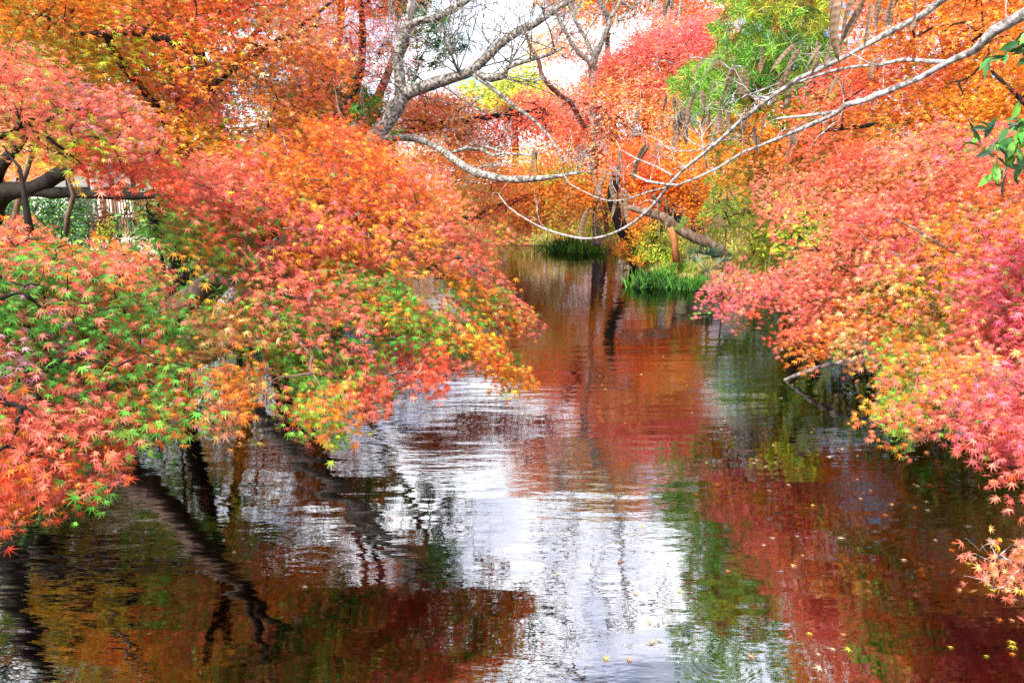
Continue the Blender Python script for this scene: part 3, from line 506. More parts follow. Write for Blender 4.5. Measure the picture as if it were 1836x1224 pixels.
far('feathery yellow green young conifer beside the little palm on the far bank', [(1255, 345), (1300, 330), (1340, 350), (1400, 380), (1420, 410), (1370, 440), (1310, 430), (1300, 400), (1255, 400), (1180, 376), (1190, 372)], 170, [(1300, 380, 18), (1400, 400, 19)], 1.2, "1270,370,N 1310,360,S 1290,395,S 1340,380,L 1370,400,L 1350,430,Y 1300,420,K 1390,410,L 1200,375,S",
    [limb([(1297, 505, 18.4), (1300, 450, 18.5), (1302, 400, 18.5), (1304, 340, 18.5)], [1.6, 1.5, 1.3, 1])], leaf=.15, nl=30, tpl=BLADE, kind='tuft', lmat=NEEDLE, bark=BROWN, name='young_conifer', cat='conifer', nbr=.9)
# mid-distance reds behind the pods and the greens under them
far('crimson maple half hidden behind the hanging pods and green cedar', [(1270, 230), (1340, 190), (1400, 130), (1470, 90), (1560, 100), (1560, 280), (1440, 330), (1370, 360), (1300, 340)], 420, [(1400, 230, 13)], 2, "1320,230,O 1400,170,P 1450,140,M 1500,160,R 1430,220,O 1350,290,G 1300,310,G 1400,300,A 1480,250,N 1330,310,N 1460,200,S",
    [limb([(1490, 560, 15), (1480, 420, 15), (1460, 300, 15), (1440, 200, 15)], [10, 8, 6, 3])], leaf=.075, nl=18, L_=.6, tpl=STAR5)
far('dull green shrubby tree behind the pink tips of the right maple', [(1380, 330), (1480, 300), (1600, 300), (1840, 280), (1950, 300), (1950, 520), (1500, 520), (1400, 470)], 420, [(1500, 400, 11.5), (1836, 400, 9.5)], 1.5, "1420,440,N 1450,400,S 1500,350,O 1560,400,N 1640,360,G 1760,400,N 1830,450,K 1550,480,K 1700,340,O 1420,350,L",
    [limb([(1640, 640, 12.6), (1645, 500, 12.6), (1650, 400, 12.6), (1640, 320, 12.6)], [9, 8, 6, 3])], leaf=.12, nl=14, L_=.7, tpl=OVAL, name='shrubby_tree', cat='tree')
# backdrop beyond the left bank
far('sunlit yellow green maple above the white house', [(-60, 20), (200, 20), (330, 120), (330, 270), (200, 270), (60, 255), (-60, 265)], 300, [(100, 150, 14)], 3, "30,120,L 100,230,L 140,240,Y 60,200,N 200,150,G 300,200,N 90,100,O 250,250,N 20,250,A 60,280,O 310,150,L 240,80,L 150,100,S",
    [limb([(30, 600, 16), (20, 450, 16), (40, 330, 16), (80, 200, 16), (60, 80, 16)], [6, 6, 5, 4, 2])], leaf=.085, nl=18, L_=.7, tpl=STAR5, bark=BROWN)
far('golden brown and green maple filling the gaps behind the big orange maple', [(-160, -160), (640, -160), (620, 120), (560, 270), (480, 330), (330, 330), (300, 250), (150, 200), (-160, 120)], 800, [(0, 0, 11.5), (600, 0, 13.5)], 2.5, "50,20,G 120,80,K 200,40,O 300,100,L 380,60,O 450,160,K 520,120,O 600,60,P 560,220,G 400,240,N 330,200,N 250,140,L 100,-100,O 300,-80,K 500,-80,O 0,100,Y",
    [limb([(430, 600, 14.5), (420, 400, 14.3), (360, 200, 14), (300, 0, 13.8), (280, -150, 13.6)], [14, 12, 9, 6, 3]), limb([(318, 240, 14.1), (420, 100, 13.6), (520, 0, 13.4)], [8, 5, 2])], leaf=.085, nl=18, L_=.7, tpl=STAR5,
    extra=[((-6.5, 13.5, 8.2), (3.4, 2.0, 1.8), 420, 'KNNBOD', .8, 20, .20, STAR3), ((-9.5, 12.5, 5.5), (2.5, 2.0, 2.8), 420, 'KNBDD', .8, 20, .20, STAR3), ((-5.5, 12.2, 5.2), (2.2, 1.5, 2.2), 260, 'KNBRO', .8, 20, .18, STAR3)])
far('tall deep green camphor tree behind the dark limbs', [(-200, -200), (560, -200), (560, 60), (-200, 60)], 160, [(200, 0, 17)], 3, "0,0,N 200,0,D 400,0,N 100,-100,K 300,-100,D 500,-50,N",
    [limb([(420, 520, 19), (405, 300, 19), (330, 0, 18.8), (250, -200, 18.6)], [13, 11, 8, 4])], leaf=.16, nl=16, L_=.9, tpl=OVAL, name='evergreen_tree', cat='tree', extra=[((-9, 18, 9.5), (4.5, 2.0, 3.0), 700, 'DNDK', .9, 20, .26, OVAL)])
far('lime and yellow maple between the young conifer and the pink maple', [(1300, 250), (1400, 220), (1520, 240), (1520, 450), (1400, 460), (1330, 400)], 330, [(1400, 300, 19)], 2.5, "1340,300,S 1400,350,L 1450,300,Y 1400,420,L 1360,260,N 1480,400,K 1440,440,S",
    [limb([(1420, 500, 20.5), (1425, 400, 20.5), (1430, 300, 20.5), (1420, 240, 20.5)], [7, 6, 5, 2])], leaf=.09, nl=18, L_=.8, extra=[((7.2, 19.5, 3.4), (1.6, 1.2, 1.6), 260, 'LLSY', .8, 18, .14, STAR3)])
far('tall amber and crimson maple rising behind the fiery orange one', [(1500, -200), (2050, -200), (2050, 250), (1480, 250)], 420, [(1500, 0, 14), (1900, 0, 12)], 2.5, "1550,0,R 1650,100,O 1800,50,G 1750,-100,O 1900,150,R 1600,200,O 1700,0,R 1850,200,K",
    [limb([(1720, 560, 14.5), (1715, 350, 14.5), (1700, 150, 14.3), (1690, -100, 14.2)], [15, 13, 9, 4])], leaf=.09, nl=18, L_=.8, extra=[((9, 14.5, 5.6), (3.2, 1.8, 2.4), 620, 'ROGNAR', .8, 18, .15, STAR3), ((7.5, 12.5, 7.2), (2.2, 1.6, 1.4), 320, 'ORGN', .8, 18, .15, STAR3)])
far('young green maple in front of the slatted gate', [(225, 345), (300, 335), (350, 380), (345, 440), (270, 440), (235, 400)], 110, [(280, 390, 9)], 1.2, "250,370,K 280,390,N 300,400,S 270,360,G 320,430,O 245,395,N",
    [limb([(300, 640, 9.8), (296, 500, 9.6), (280, 420, 9.4), (262, 370, 9.2)], [3, 3, 2.5, 1.2])], leaf=.048, nl=12, L_=.35, tpl=STAR7, nbr=.8)
far('orange maple glimpsed beside the lattice gate', [(-20, 260), (90, 240), (100, 310), (40, 330), (-20, 320)], 90, [(40, 290, 20)], 2, "20,290,A 60,300,O 80,310,G 0,270,P", [limb([(28, 460, 21), (30, 380, 21), (34, 280, 21)], [4, 4, 2])], leaf=.09, nl=16, L_=.8, tpl=STAR3)
far('green and gold maple behind the leaning brown trunk', [(290, 290), (420, 230), (640, 240), (760, 330), (830, 420), (800, 470), (560, 480), (430, 460), (300, 400)], 420, [(330, 350, 11), (760, 400, 15)], 2.5, "260,370,N 330,260,N 350,330,G 300,390,S 420,400,K 480,420,D 520,300,G 600,420,D 700,350,B 680,460,D 770,400,G 560,350,O 450,330,O 250,340,Y",
    [limb([(480, 590, 13), (486, 470, 13), (490, 400, 13), (500, 300, 13)], [14, 11, 9, 5])], leaf=.08, nl=16, L_=.7, tpl=STAR5)
bl = [(-250, 36, 'OGR', 'rust'), (60, 44, 'NDS', 'dark green'), (330, 42, 'ORG', 'orange'), (560, 46, 'NDK', 'deep green'), (700, 44, 'POG', 'salmon'), (1290, 44, 'ROP', 'scarlet'), (1480, 40, 'NSD', 'mid green'), (1660, 36, 'ORG', 'amber'), (1900, 32, 'NDS', 'blackish green'), (2150, 30, 'ORP', 'russet')]
for k, (px, D, let, word) in enumerate(bl):
    c = P(px, 200, D); zt = 6.5 if 500 < px < 800 else 8.5
    tree('broadleaf_tree', f'{word} tree far back, rising behind {["the left maples", "the white house", "the big orange maple", "the pink layered maple", "the grey forked trunk", "the green cedar", "the hanging pods", "the fiery orange maple", "the right edge foliage", "the glossy evergreen"][k]}', 'tree',
         [], [(np.array([(c[0], D, float(ground_z(c[0], D)) - .1), (c[0] + .2, D, 2.5), (c[0], D + .2, zt - 1)]), [.25, .2, .08])], DARK, np.array([0, -1., 0]),
         extra=[((c[0], D, zt*.5 + .4), (3.4, 2.2, zt*.46), 260, let, 1.3, 16, .17, DIA)], rt=.012, nbr=.2, up=.7)

# ------------------------------------------------------------------ bare grey tree
def twig(mb, p, d, ln, r, dep):
    n = 6; pts = [np.asarray(p, float)]; d = unit(np.asarray(d, float)); bend = R.normal(0, .10, 3) + [0, 0, .05]
    for k in range(n):
        d = unit(d + bend + R.normal(0, .09, 3)); pts.append(pts[-1] + d*ln/n)
    mb.tube(np.array(pts), np.linspace(r, r*.55, n + 1), 5 if r > .006 else 4)
    if dep > 0:
        for k in range(R.integers(2, 5)):
            i = R.integers(2, n + 1); twig(mb, pts[i], unit(pts[i] - pts[i - 1])*1.1 + R.normal(0, .55, 3)*[1, .6, 1], ln*R.uniform(.45, .75), r*.62, dep - 1)
def fringe(mb, limbs, n, ln, r, dep=3, up=.6):
    for k in range(n):
        pts, rad = limbs[R.integers(0, len(limbs))]; i = R.integers(1, len(pts)); t_ = R.random(); p_ = pts[i - 1]*(1 - t_) + pts[i]*t_
        ax_ = unit(pts[i] - pts[i - 1]); twig(mb, p_, ax_*.5 + R.normal(0, .7, 3)*[1, .5, .7] + [0, 0, up], ln*R.uniform(.6, 1.3), min(r, rad[i]*.7), dep)
def bare(name, label, limbs, targets, bark, rt, cat='tree', wig=.2, fr=()):
    limbs = [(p_, r_*.74) for p_, r_ in limbs]; mb = MB(); grow(mb, limbs, targets, rt, wig)
    for sel, n, ln, r, dep in fr: fringe(mb, [limbs[q] for q in sel], n, ln, r, dep)
    root = empty(name, limbs[0][0][0], label, cat); mb.build('trunk', bark, root); return root
lb = [limb([(400, 560, 11.4), (500, 430, 11.2), (610, 320, 11), (682, 235, 11), (710, 195, 11), (722, 172, 11)], [24, 22, 20, 19, 18]),
      limb([(720, 178, 11), (716, 130, 11), (711, 108, 11), (722, 78, 10.9), (733, 40, 10.8), (742, -10, 10.8), (760, -120, 10.8), (790, -260, 10.9)], [14, 12, 13, 11, 11, 9, 6]),
      limb([(722, 172, 11), (755, 157, 10.9), (800, 143, 10.7), (845, 128, 10.5), (868, 108, 10.4), (898, 78, 10.3), (930, 56, 10.2), (960, 42, 10.1), (1000, 14, 10), (1040, -12, 9.9), (1120, -70, 9.8), (1200, -160, 9.8)], [16, 14, 12, 11, 9, 8, 7, 6, 4]),
      limb([(732, 48, 10.8), (752, 37, 10.7), (780, 33, 10.6), (812, 16, 10.5), (850, -8, 10.4), (930, -60, 10.2), (1000, -150, 10)], [9, 8, 8, 6, 4]),
      limb([(850, 128, 10.5), (880, 141, 10.3), (902, 136, 10.2), (910, 121, 10.1), (950, 108, 10), (985, 98, 9.9), (1012, 84, 9.8)], [8, 8, 8, 5, 4, 3]),
      limb([(826, 133, 10.6), (815, 115, 10.4), (808, 90, 10.3), (803, 60, 10.2)], [5, 3, 2]),
      limb([(680, 250, 10.8), (720, 247, 10.3), (750, 250, 9.8), (790, 268, 9.3), (815, 287, 9), (850, 308, 8.7), (900, 320, 8.4), (950, 321, 8.2), (1000, 316, 8), (1045, 308, 7.9)], [8, 8, 8, 9, 9, 8, 6, 3]),
      limb([(806, 275, 9.1), (835, 266, 9), (862, 268, 8.9), (885, 279, 8.7), (905, 275, 8.6), (955, 279, 8.4)], [4, 4, 4, 3, 2]),
      limb([(862, 268, 8.9), (868, 262, 8.9), (905, 275, 8.6)], [2.5, 2.5])]
lb.append(limb([(842, 128, 10.5), (868, 148, 10.4), (895, 168, 10.3), (922, 190, 10.2), (955, 214, 10.1), (985, 245, 10), (1010, 290, 9.9)], [5, 5, 5.5, 5, 4, 3, 1.5]))
tx, ty = pick([(800, -20), (850, -60), (1020, -60), (1010, 70), (940, 110), (850, 110), (820, 60)], 105); tg1 = P(tx, ty, R.uniform(10, 11, 105))
tx, ty = pick([(880, 240), (1030, 235), (1060, 300), (960, 318), (880, 290)], 80); tg2 = P(tx, ty, R.uniform(8, 8.9, 80))
tg3 = P(R.uniform(820, 1250, 60), R.uniform(-330, -60, 60), R.uniform(9.5, 12, 60))
bare('bare_tree', 'leafless pale grey tree with forked lichen covered trunk left of centre', lb, tg3, GREY, .006, wig=.08, fr=[((2, 3, 4, 5), 46, .75, .011, 3), ((6, 7), 16, .34, .007, 2), ((1,), 6, .6, .010, 3)])
tx, ty = pick([(1000, -60), (1220, -60), (1200, 40), (1110, 70), (1000, 110), (960, 60)], 90)
bare('bare_tree', 'dark bare tree forking above the far red maple at the top centre', [limb([(1070, 440, 27), (1066, 300, 27), (1063, 150, 27), (1066, 105, 26.8), (1080, 75, 26.6), (1090, 48, 26.4), (1092, 32, 26.4), (1078, 8, 26.2), (1062, -40, 26)], [9, 8, 8, 7, 7, 5, 3]),
     limb([(1092, 34, 26.4), (1108, 12, 26.3), (1124, -30, 26.2), (1150, -120, 26), (1160, -230, 26), (1190, -330, 26)], [5, 4.5, 4, 3.5, 3, 2]), limb([(1066, -20, 26), (1040, -120, 26), (1010, -220, 26), (1000, -320, 26)], [4, 3.5, 3, 2]), limb([(1066, 108, 26.8), (1050, 70, 26.7), (1030, 35, 26.5), (1020, 0, 26.5)], [6, 4, 3]), limb([(1062, 118, 26.8), (1030, 85, 26.4), (1008, 45, 26.2), (990, 10, 26)], [5, 5, 4, 3])], np.concatenate([P(tx, ty, R.uniform(25, 28, 90)), P(R.uniform(930, 1270, 170), R.uniform(-400, -40, 170), R.uniform(24.5, 28, 170))]), GREY, .017, fr=[((0, 1, 2, 3), 34, 1.5, .022, 3)])
bare('bare_tree', 'slender curved red brown trunk among the far crimson maples', [limb([(1090, 440, 31.5), (1075, 300, 31), (1030, 196, 26), (1005, 172, 25), (982, 150, 24.5), (970, 130, 24.4), (966, 110, 24.4), (950, 82, 24.4), (940, 50, 24.4)], [6, 6, 6, 5, 5, 3])], P(R.uniform(900, 1000, 14), R.uniform(50, 130, 14), R.uniform(24, 25, 14)), REDB, .007)
for k, (px, lab) in enumerate([(1172, 'slim bare tree poking up left of the brown pods at the top edge'), (1216, 'slim bare tree poking up right of the brown pods at the top edge')]):
    bare('bare_tree', lab, [limb([(px, 400, 32), (px + 2, 200, 32), (px, 60, 32), (px + 4, 0, 32), (px, -60, 32)], [4, 4, 3, 3, 2])], P(R.uniform(px - 35, px + 35, 24), R.uniform(-60, 40, 24), R.uniform(31, 33, 24)), GREY, .012)
bare('bent_tree', 'thick dark trunk lying low across the far bank on a wooden prop', [limb([(1305, 462, 20.5), (1280, 440, 20.5), (1255, 430, 20.5), (1228, 418, 20.5), (1205, 402, 20.5), (1186, 388, 20.5), (1150, 378, 20.8), (1120, 370, 21.2)], [13, 13, 12, 11, 11, 9, 5])], P(R.uniform(1060, 1150, 10), R.uniform(340, 390, 10), R.uniform(21, 22, 10)), BROWN, .008)
mb = MB(); q, r = limb([(1202, 408, 20.4), (1209, 430, 20.3), (1213, 470, 20.3)], [6, 6, 7]); mb.tube(q, r, 8)
tag(mb.build('wooden_prop', bark_mat("prop_wood", [(.3, (.25, .08, .03)), (.7, (.42, .17, .07))])), 'orange brown wooden prop holding up the low bent trunk', 'post')
bare('sapling', 'twisted grey sapling in front of the dark hedge', [limb([(118, 420, 7.2), (122, 385, 7.2), (132, 350, 7.1), (124, 325, 7.1), (119, 312, 7.1), (130, 300, 7.1), (135, 285, 7.1)], [6, 6, 5, 4, 3])], P(R.uniform(110, 170, 10), R.uniform(270, 340, 10), R.uniform(6.9, 7.3, 10)), BROWN, .003)

# ------------------------------------------------------------------ tree with pale branches and seed pods
pods = [(1505, -8, 108, 6, 22), (1491, -5, 100, 2, 14), (1531, -10, 88, 0, 16), (1552, -6, 78, -14, 15), (1563, 0, 80, -16, 13), (1578, -6, 52, 8, 12), (1601, -10, 52, -12, 13), (1612, -8, 46, 0, 12), (1641, 6, 44, -10, 12), (1192, -12, 28, 6, 12), (1201, -10, 36, -4, 12), (1210, -12, 26, -2, 10),
        (1262, 106, 58, -16, 11), (1257, 160, 62, -6, 14), (1247, 165, 55, -8, 10), (1228, 190, 74, -4, 14), (1238, 195, 60, 4, 11), (1318, 116, 62, -6, 13), (1330, 120, 52, 2, 12), (1341, 118, 56, 4, 13), (1309, 128, 55, -10, 10), (1367, 82, 42, -2, 10), (1428, 78, 62, -26, 10), (1436, 84, 60, -14, 10), (1474, 80, 46, -24, 9), (1466, 90, 40, -10, 9),
        (1272, 190, 46, 4, 11), (1292, 190, 44, -6, 11), (1308, 192, 36, 4, 10), (1336, 212, 40, -4, 12), (1372, 206, 46, -4, 11), (1352, 226, 44, 4, 10), (1417, 128, 62, -6, 12), (1404, 135, 50, -10, 10), (1507, 136, 36, -10, 10), (1514, 140, 30, 8, 10), (1571, 104, 38, 2, 11), (1417, 238, 42, -4, 10), (1428, 230, 28, 2, 9), (1360, 244, 30, 0, 9),
        (1158, 256, 66, -16, 11), (1166, 258, 60, -20, 9), (1182, 256, 46, -14, 9), (1196, 168, 60, -6, 10), (1207, 172, 58, 2, 11), (1216, 180, 50, 4, 10), (1088, 310, 56, -16, 10), (1096, 312, 50, 4, 10), (1078, 328, 30, -14, 8), (1114, 338, 66, -4, 10), (1124, 342, 60, 4, 10), (1106, 346, 44, -10, 8),
        (1054, 374, 58, -6, 11), (1067, 384, 48, 2, 10), (1174, 345, 58, -8, 11), (1184, 350, 72, 0, 11), (1194, 352, 56, 2, 10), (957, 264, 56, -8, 9), (963, 268, 38, 4, 8), (1022, 300, 40, -8, 8), (886, 344, 20, 4, 9), (1082, 240, 22, -20, 9), (1146, 196, 40, -4, 9), (1112, 270, 36, 2, 8)]
def pdep(x, y): return float(idw(np.array([x], float), np.array([y], float), [(1836, 30, 3.5), (1505, 0, 3.3), (1560, 0, 3.5), (1690, 0, 3.9), (1500, 200, 4.2), (1380, 175, 4.6), (1216, 330, 5.2), (1150, 300, 5.5), (1100, 415, 5.9), (1000, 415, 6.5), (895, 350, 7.0), (1260, 150, 5.2), (1320, 130, 5.0), (1200, 0, 4.6), (960, 280, 7.6), (1020, 310, 7.4)])[0])
pl = [limb([(2050, -160, 3.4), (1940, -40, 3.4), (1836, 27, 3.5), (1780, 57, 3.6), (1745, 92, 3.7), (1700, 112, 3.8), (1650, 140, 3.9), (1600, 160, 4.0), (1550, 180, 4.1), (1515, 189, 4.15), (1500, 203, 4.2), (1430, 234, 4.5), (1360, 263, 4.75), (1335, 272, 4.85), (1290, 300, 5.0), (1216, 332, 5.2), (1190, 330, 5.3), (1160, 325, 5.4), (1132, 312, 5.5), (1125, 300, 5.5), (1140, 288, 5.5)], [16, 14, 13, 12, 10, 8, 7, 7, 6, 6, 5, 5, 4, 4, 3.5, 3, 3, 3, 2.5, 2, 1.5]),
      limb([(1940, -40, 3.4), (1850, -60, 3.6), (1760, -40, 3.8), (1690, 0, 3.9), (1650, 30, 4.0), (1600, 55, 4.1), (1570, 72, 4.15), (1520, 100, 4.25), (1480, 120, 4.35), (1430, 142, 4.5), (1380, 176, 4.65), (1330, 215, 4.8), (1290, 252, 4.95), (1260, 277, 5.05), (1230, 300, 5.15), (1205, 325, 5.25), (1186, 350, 5.4), (1165, 375, 5.5), (1140, 396, 5.7), (1100, 418, 5.9), (1050, 428, 6.2), (990, 415, 6.5), (950, 397, 6.7), (910, 370, 6.9), (893, 348, 7)], [12, 10, 8, 8, 8, 7, 7, 6, 6, 5, 5, 5, 4.5, 4, 4, 4, 4, 4, 3, 3, 2.5, 2, 1.5, 1.2]),
      limb([(1700, 112, 3.8), (1665, 110, 3.9), (1620, 107, 4.0), (1580, 116, 4.1), (1530, 120, 4.25), (1490, 128, 4.4), (1430, 148, 4.55), (1385, 168, 4.7)], [5, 4.5, 4, 3, 2.5, 2]),
      limb([(1505, 200, 4.2), (1450, 207, 4.4), (1400, 212, 4.5), (1386, 216, 4.55)], [4, 3, 2]), limb([(1380, 176, 4.65), (1360, 175, 4.7), (1344, 170, 4.7), (1375, 158, 4.7), (1405, 146, 4.7)], [3, 3, 2.5, 2, 1.5]),
      limb([(1268, 302, 5.1), (1262, 270, 5.1), (1258, 245, 5.1), (1275, 222, 5.1), (1300, 190, 5.1), (1330, 150, 5.0)], [2.5, 2, 1.8, 1.2]), limb([(1258, 248, 5.1), (1246, 230, 5.2), (1238, 220, 5.2)], [2, 1.5]),
      limb([(1208, 316, 5.3), (1180, 300, 5.4), (1160, 292, 5.5), (1140, 284, 5.5), (1112, 268, 5.6), (1104, 250, 5.6)], [2.5, 2, 2, 1.4, 1]), limb([(1245, 305, 5.1), (1225, 298, 5.2), (1195, 308, 5.3)], [2, 1.5, 1.2]),
      limb([(1200, 335, 5.3), (1160, 345, 5.6), (1130, 356, 5.8), (1090, 360, 6.0), (1050, 345, 6.2), (1022, 330, 6.3), (1010, 312, 6.4)], [2.5, 2, 1.6, 1.4, 1]),
      limb([(1290, 252, 4.95), (1250, 270, 5.1), (1210, 272, 5.2), (1190, 262, 5.3)], [2, 1.6, 1.2])]
ptop = np.array([P(x, y, pdep(x, y)) for x, y, *_ in pods])
tw = P(R.uniform(1080, 1660, 60), R.uniform(0, 330, 60), R.uniform(4.2, 5.8, 60)); pl = [(p_, r_*.74) for p_, r_ in pl]
mb = MB(); grow(mb, [(np.array([(6.6, 3.0, .5), (6.3, 3.1, 2.2), (5.6, 3.2, 3.6), (4.8, 3.3, 4.2), pl[0][0][0]]), [.14, .12, .09, .06, pl[0][1][0]])] + pl, np.concatenate([ptop, tw]), .0013, .18, lift=.12)
fringe(mb, pl[:3] + pl[5:], 26, .26, .0035, 2)
pod_tree = empty('pod_tree', (6.6, 3.0, .5), 'bare tree with smooth pale branches and brown seed pods, upper right', 'tree')
mb.build('trunk', PALE, pod_tree)
def pod_mesh(seed):
    r = np.random.default_rng(seed); n, m = 46, 8; s = np.linspace(0, 1, n); w = .5*np.minimum(1, np.minimum(s*7, (1 - s)*5)**.8)
    ns = r.integers(7, 10); ph = np.abs(np.sin(s*math.pi*ns))**3*np.clip(np.minimum(s, 1 - s)*9, 0, 1)
    tw = r.uniform(-3, 3)*s + r.uniform(-.5, .5); bend = r.uniform(-.9, .9)*np.sin(s*math.pi*.9); V = []
    for i in range(n):
        for k in range(m):
            a = 2*math.pi*k/m; x = math.cos(a)*w[i]; y = math.sin(a)*(.05 + .09*ph[i])*w[i]*2
            if abs(math.cos(a)) > .9: y = 0
            V.append((x*math.cos(tw[i]) - y*math.sin(tw[i]) + bend[i]*.8, x*math.sin(tw[i]) + y*math.cos(tw[i]), -s[i]))
    V = np.array(V); V[:, :2] *= 1.0; q = [(i*m + k, i*m + (k + 1) % m, (i + 1)*m + (k + 1) % m, (i + 1)*m + k) for i in range(n - 1) for k in range(m)]
    edge = np.tile(np.array([1, .45, 0, .45, 1, .45, 0, .45]), n); k_ = np.clip(np.repeat(ph, m)*2 - .5, 0, 1)*(1 - edge); c = np.array([[.20, .13, .08]])*(1 - k_[:, None]) + np.array([[.10, .05, .03]])*k_[:, None]; c = c*np.repeat(r.uniform(.75, 1.15, n), m)[:, None]
    return np_mesh('seed_pod', V, [np.array(q)], c)
pmat = leaf_mat("dry_seed_pod", .12, .55, .3)
PODS = [pod_mesh(k) for k in range(12)]
for m_ in PODS: m_.materials.append(pmat)
for k, (x, y, ln, tilt, wd) in enumerate(pods):
    D = pdep(x, y); q = P(x, y, D); s = D/F; o_ = bpy.data.objects.new('seed_pod', PODS[k % 12]); COL.objects.link(o_); o_.parent = pod_tree
    o_.location = Vector(q) - pod_tree.location; o_.scale = (wd*s*.8, wd*s*.8, ln*s*1.05)
    o_.rotation_euler = (R.normal(0, .10), math.radians(-tilt*1.25 + R.normal(0, 5)), R.normal(0, .6))

# ------------------------------------------------------------------ glossy evergreen reaching in at the right edge
x1, y1 = pick([(1745, 232), (1800, 215), (1900, 220), (1900, 310), (1800, 300), (1770, 265)], 16); x2, y2 = pick([(1790, 62), (1900, 40), (1900, 110), (1800, 95)], 9)
xs, ys = np.concatenate([x1, x2]), np.concatenate([y1, y2]); S = P(xs, ys, R.uniform(3.9, 4.4, len(xs)))
S = np.concatenate([S, ell((4.6, 4.4, 3.0), (1.0, .8, 1.2), 60)])
mb = MB(); ax = grow(mb, [(np.array([(6.2, 4.9, .5), (6.0, 4.8, 1.8), (5.4, 4.6, 2.6), (4.6, 4.4, 3.2), (3.6, 4.2, 3.4)]), [.09, .08, .06, .04, .02])], S, .0028)
root = empty('evergreen_tree', (6.2, 4.9, .5), 'glossy dark green broadleaf evergreen poking in at the right edge', 'tree'); mb.build('trunk', BROWN, root)
pt = sprays(S, ax + R.normal(0, .3, S.shape), np.array([-.2, -.5, .6]) + R.normal(0, .3, S.shape), 9, .26, .10, .105, np.array([PAL['D'], PAL['N'], (.05, .16, .05)])[R.integers(0, 3, len(S))], OVAL, .2, 0.05, .45, .5)
link('crown', leaf_mesh('crown', *pt), GLOSSY, root)
# dry twig sapling, lower right
root = empty('sapling', P(1960, 1010, 2.75), 'dry pale twigs with a few curled leaves low over the water at the right edge', 'sapling'); sp.build('trunk', PALE, root)
q = P(1836 - np.abs(R.normal(0, 48, 90)), R.normal(1018, 30, 90), R.uniform(2.35, 2.6, 90))
link('crown', leaf_mesh('crown', q, np.array([0, -.6, .6]) + R.normal(0, .5, q.shape), R.normal(0, .6, q.shape) - [0, 0, .3], R.uniform(.03, .058, 90), jitter(np.array([PAL['P'], PAL['A'], PAL['P']])[R.integers(0, 3, 90)]), STAR7), LEAF, root)

# ------------------------------------------------------------------ dead branch in the water
mb = MB(); q, r = limb([(1402, 676, 9.4), (1440, 668, 9.2), (1495, 658, 9.0), (1520, 656, 8.9), (1570, 655, 8.8), (1620, 656, 8.7), (1680, 640, 8.6)], [3, 4, 5, 5, 6, 7]); q[0, 2] = -.03; q[2:, 2] += .05
mb.tube(spline(np.c_[q, r], .08)[:, :3], spline(np.c_[q, r], .08)[:, 3], 7)
q, r = limb([(1517, 657, 8.9), (1512, 640, 8.9), (1514, 620, 8.9)], [2.5, 1.5]); mb.tube(q, r, 6)
tag(mb.build('dead_branch', bark_mat("wet_branch", [(.35, (.10, .08, .07)), (.6, (.45, .42, .38))], 20)), 'bare dead branch sloping into the water under the right maple', 'branch')

# ------------------------------------------------------------------ shrubs, grass tufts, palm
def shrub(name, label, cat, c, rad, n, leaf, let, tpl=DIA, m=LEAF, shell=.5, group=None):
    gz = float(ground_z(c[0], c[1])); root = empty(name, (c[0], c[1], gz), label, cat, group)
    d = unit(R.normal(0, 1, (n, 3))); d[:, 2] = np.abs(d[:, 2]); rr = R.uniform(shell, 1, (n, 1))**.6
    lump = 1 + .16*np.sin(d[:, :1]*7 + c[0]) * np.cos(d[:, 1:2]*6 + c[1])
    q = np.array([c[0], c[1], gz]) + d*rr*lump*np.asarray(rad); co = jitter(np.array([PAL[let[i]] for i in R.integers(0, len(let), n)]))
    link('crown', leaf_mesh('crown', q, d + R.normal(0, .5, (n, 3)), R.normal(0, 1, (n, 3)), leaf*R.uniform(.6, 1.2, n), co, tpl), m, root)
    mb = MB()
    for k in range(5):
        a = k*1.26; e = np.array([math.cos(a)*rad[0]*.5, math.sin(a)*rad[1]*.5, rad[2]*.75]); b = np.array([c[0], c[1], gz - .05]); mb.tube(np.array([b, b + e*[.3, .3, .5], b + e]), [.025, .018, .008], 5)
    mb.build('stem', BROWN, root); return root
def W(px, py, z=None):
    """ground position under a pixel, on the bank (z about .5)"""
    e = PITCH + math.atan((py - 612)/F); D = (H - (.45 if z is None else z))/math.tan(e); return float(P(px, py, D)[0]), D
for lab, (px, py), rad, n, lf, let in [
    ('yellow green mounded shrub on the far bank left of the hanging pair of pods', (1030, 415), (1.4, .8, 1.25), 2300, .07, 'LYS'), ('pale lime clipped shrub under the pale looping branch', (1095, 416), (1.5, .8, 1.3), 2400, .07, 'LYYT'),
    ('bright yellow green shrub between the slanting trunk and the wooden prop', (1182, 458), (1.0, .6, 1.25), 3000, .055, 'LYLS'), ('tawny shrub behind the wooden prop', (1226, 448), (.9, .6, .8), 1500, .055, 'YLTK'),
    ('straw coloured shrub right of the young conifer', (1352, 462), (1.2, .8, 1.1), 1600, .06, 'YTKL'), ('broad olive green bush at the far left end of the pond', (915, 414), (1.6, .9, 1.5), 2000, .10, 'KSOG'), ('amber bush between the olive bushes at the far end of the pond', (975, 411), (1.5, .9, 1.6), 2000, .10, 'OGYA'), ('mossy olive shrub on the far left bank of the pond', (950, 416), (.8, .6, .6), 900, .07, 'KTG')]:
    shrub('shrub', lab, 'shrub', W(px, py), rad, n, lf, let)
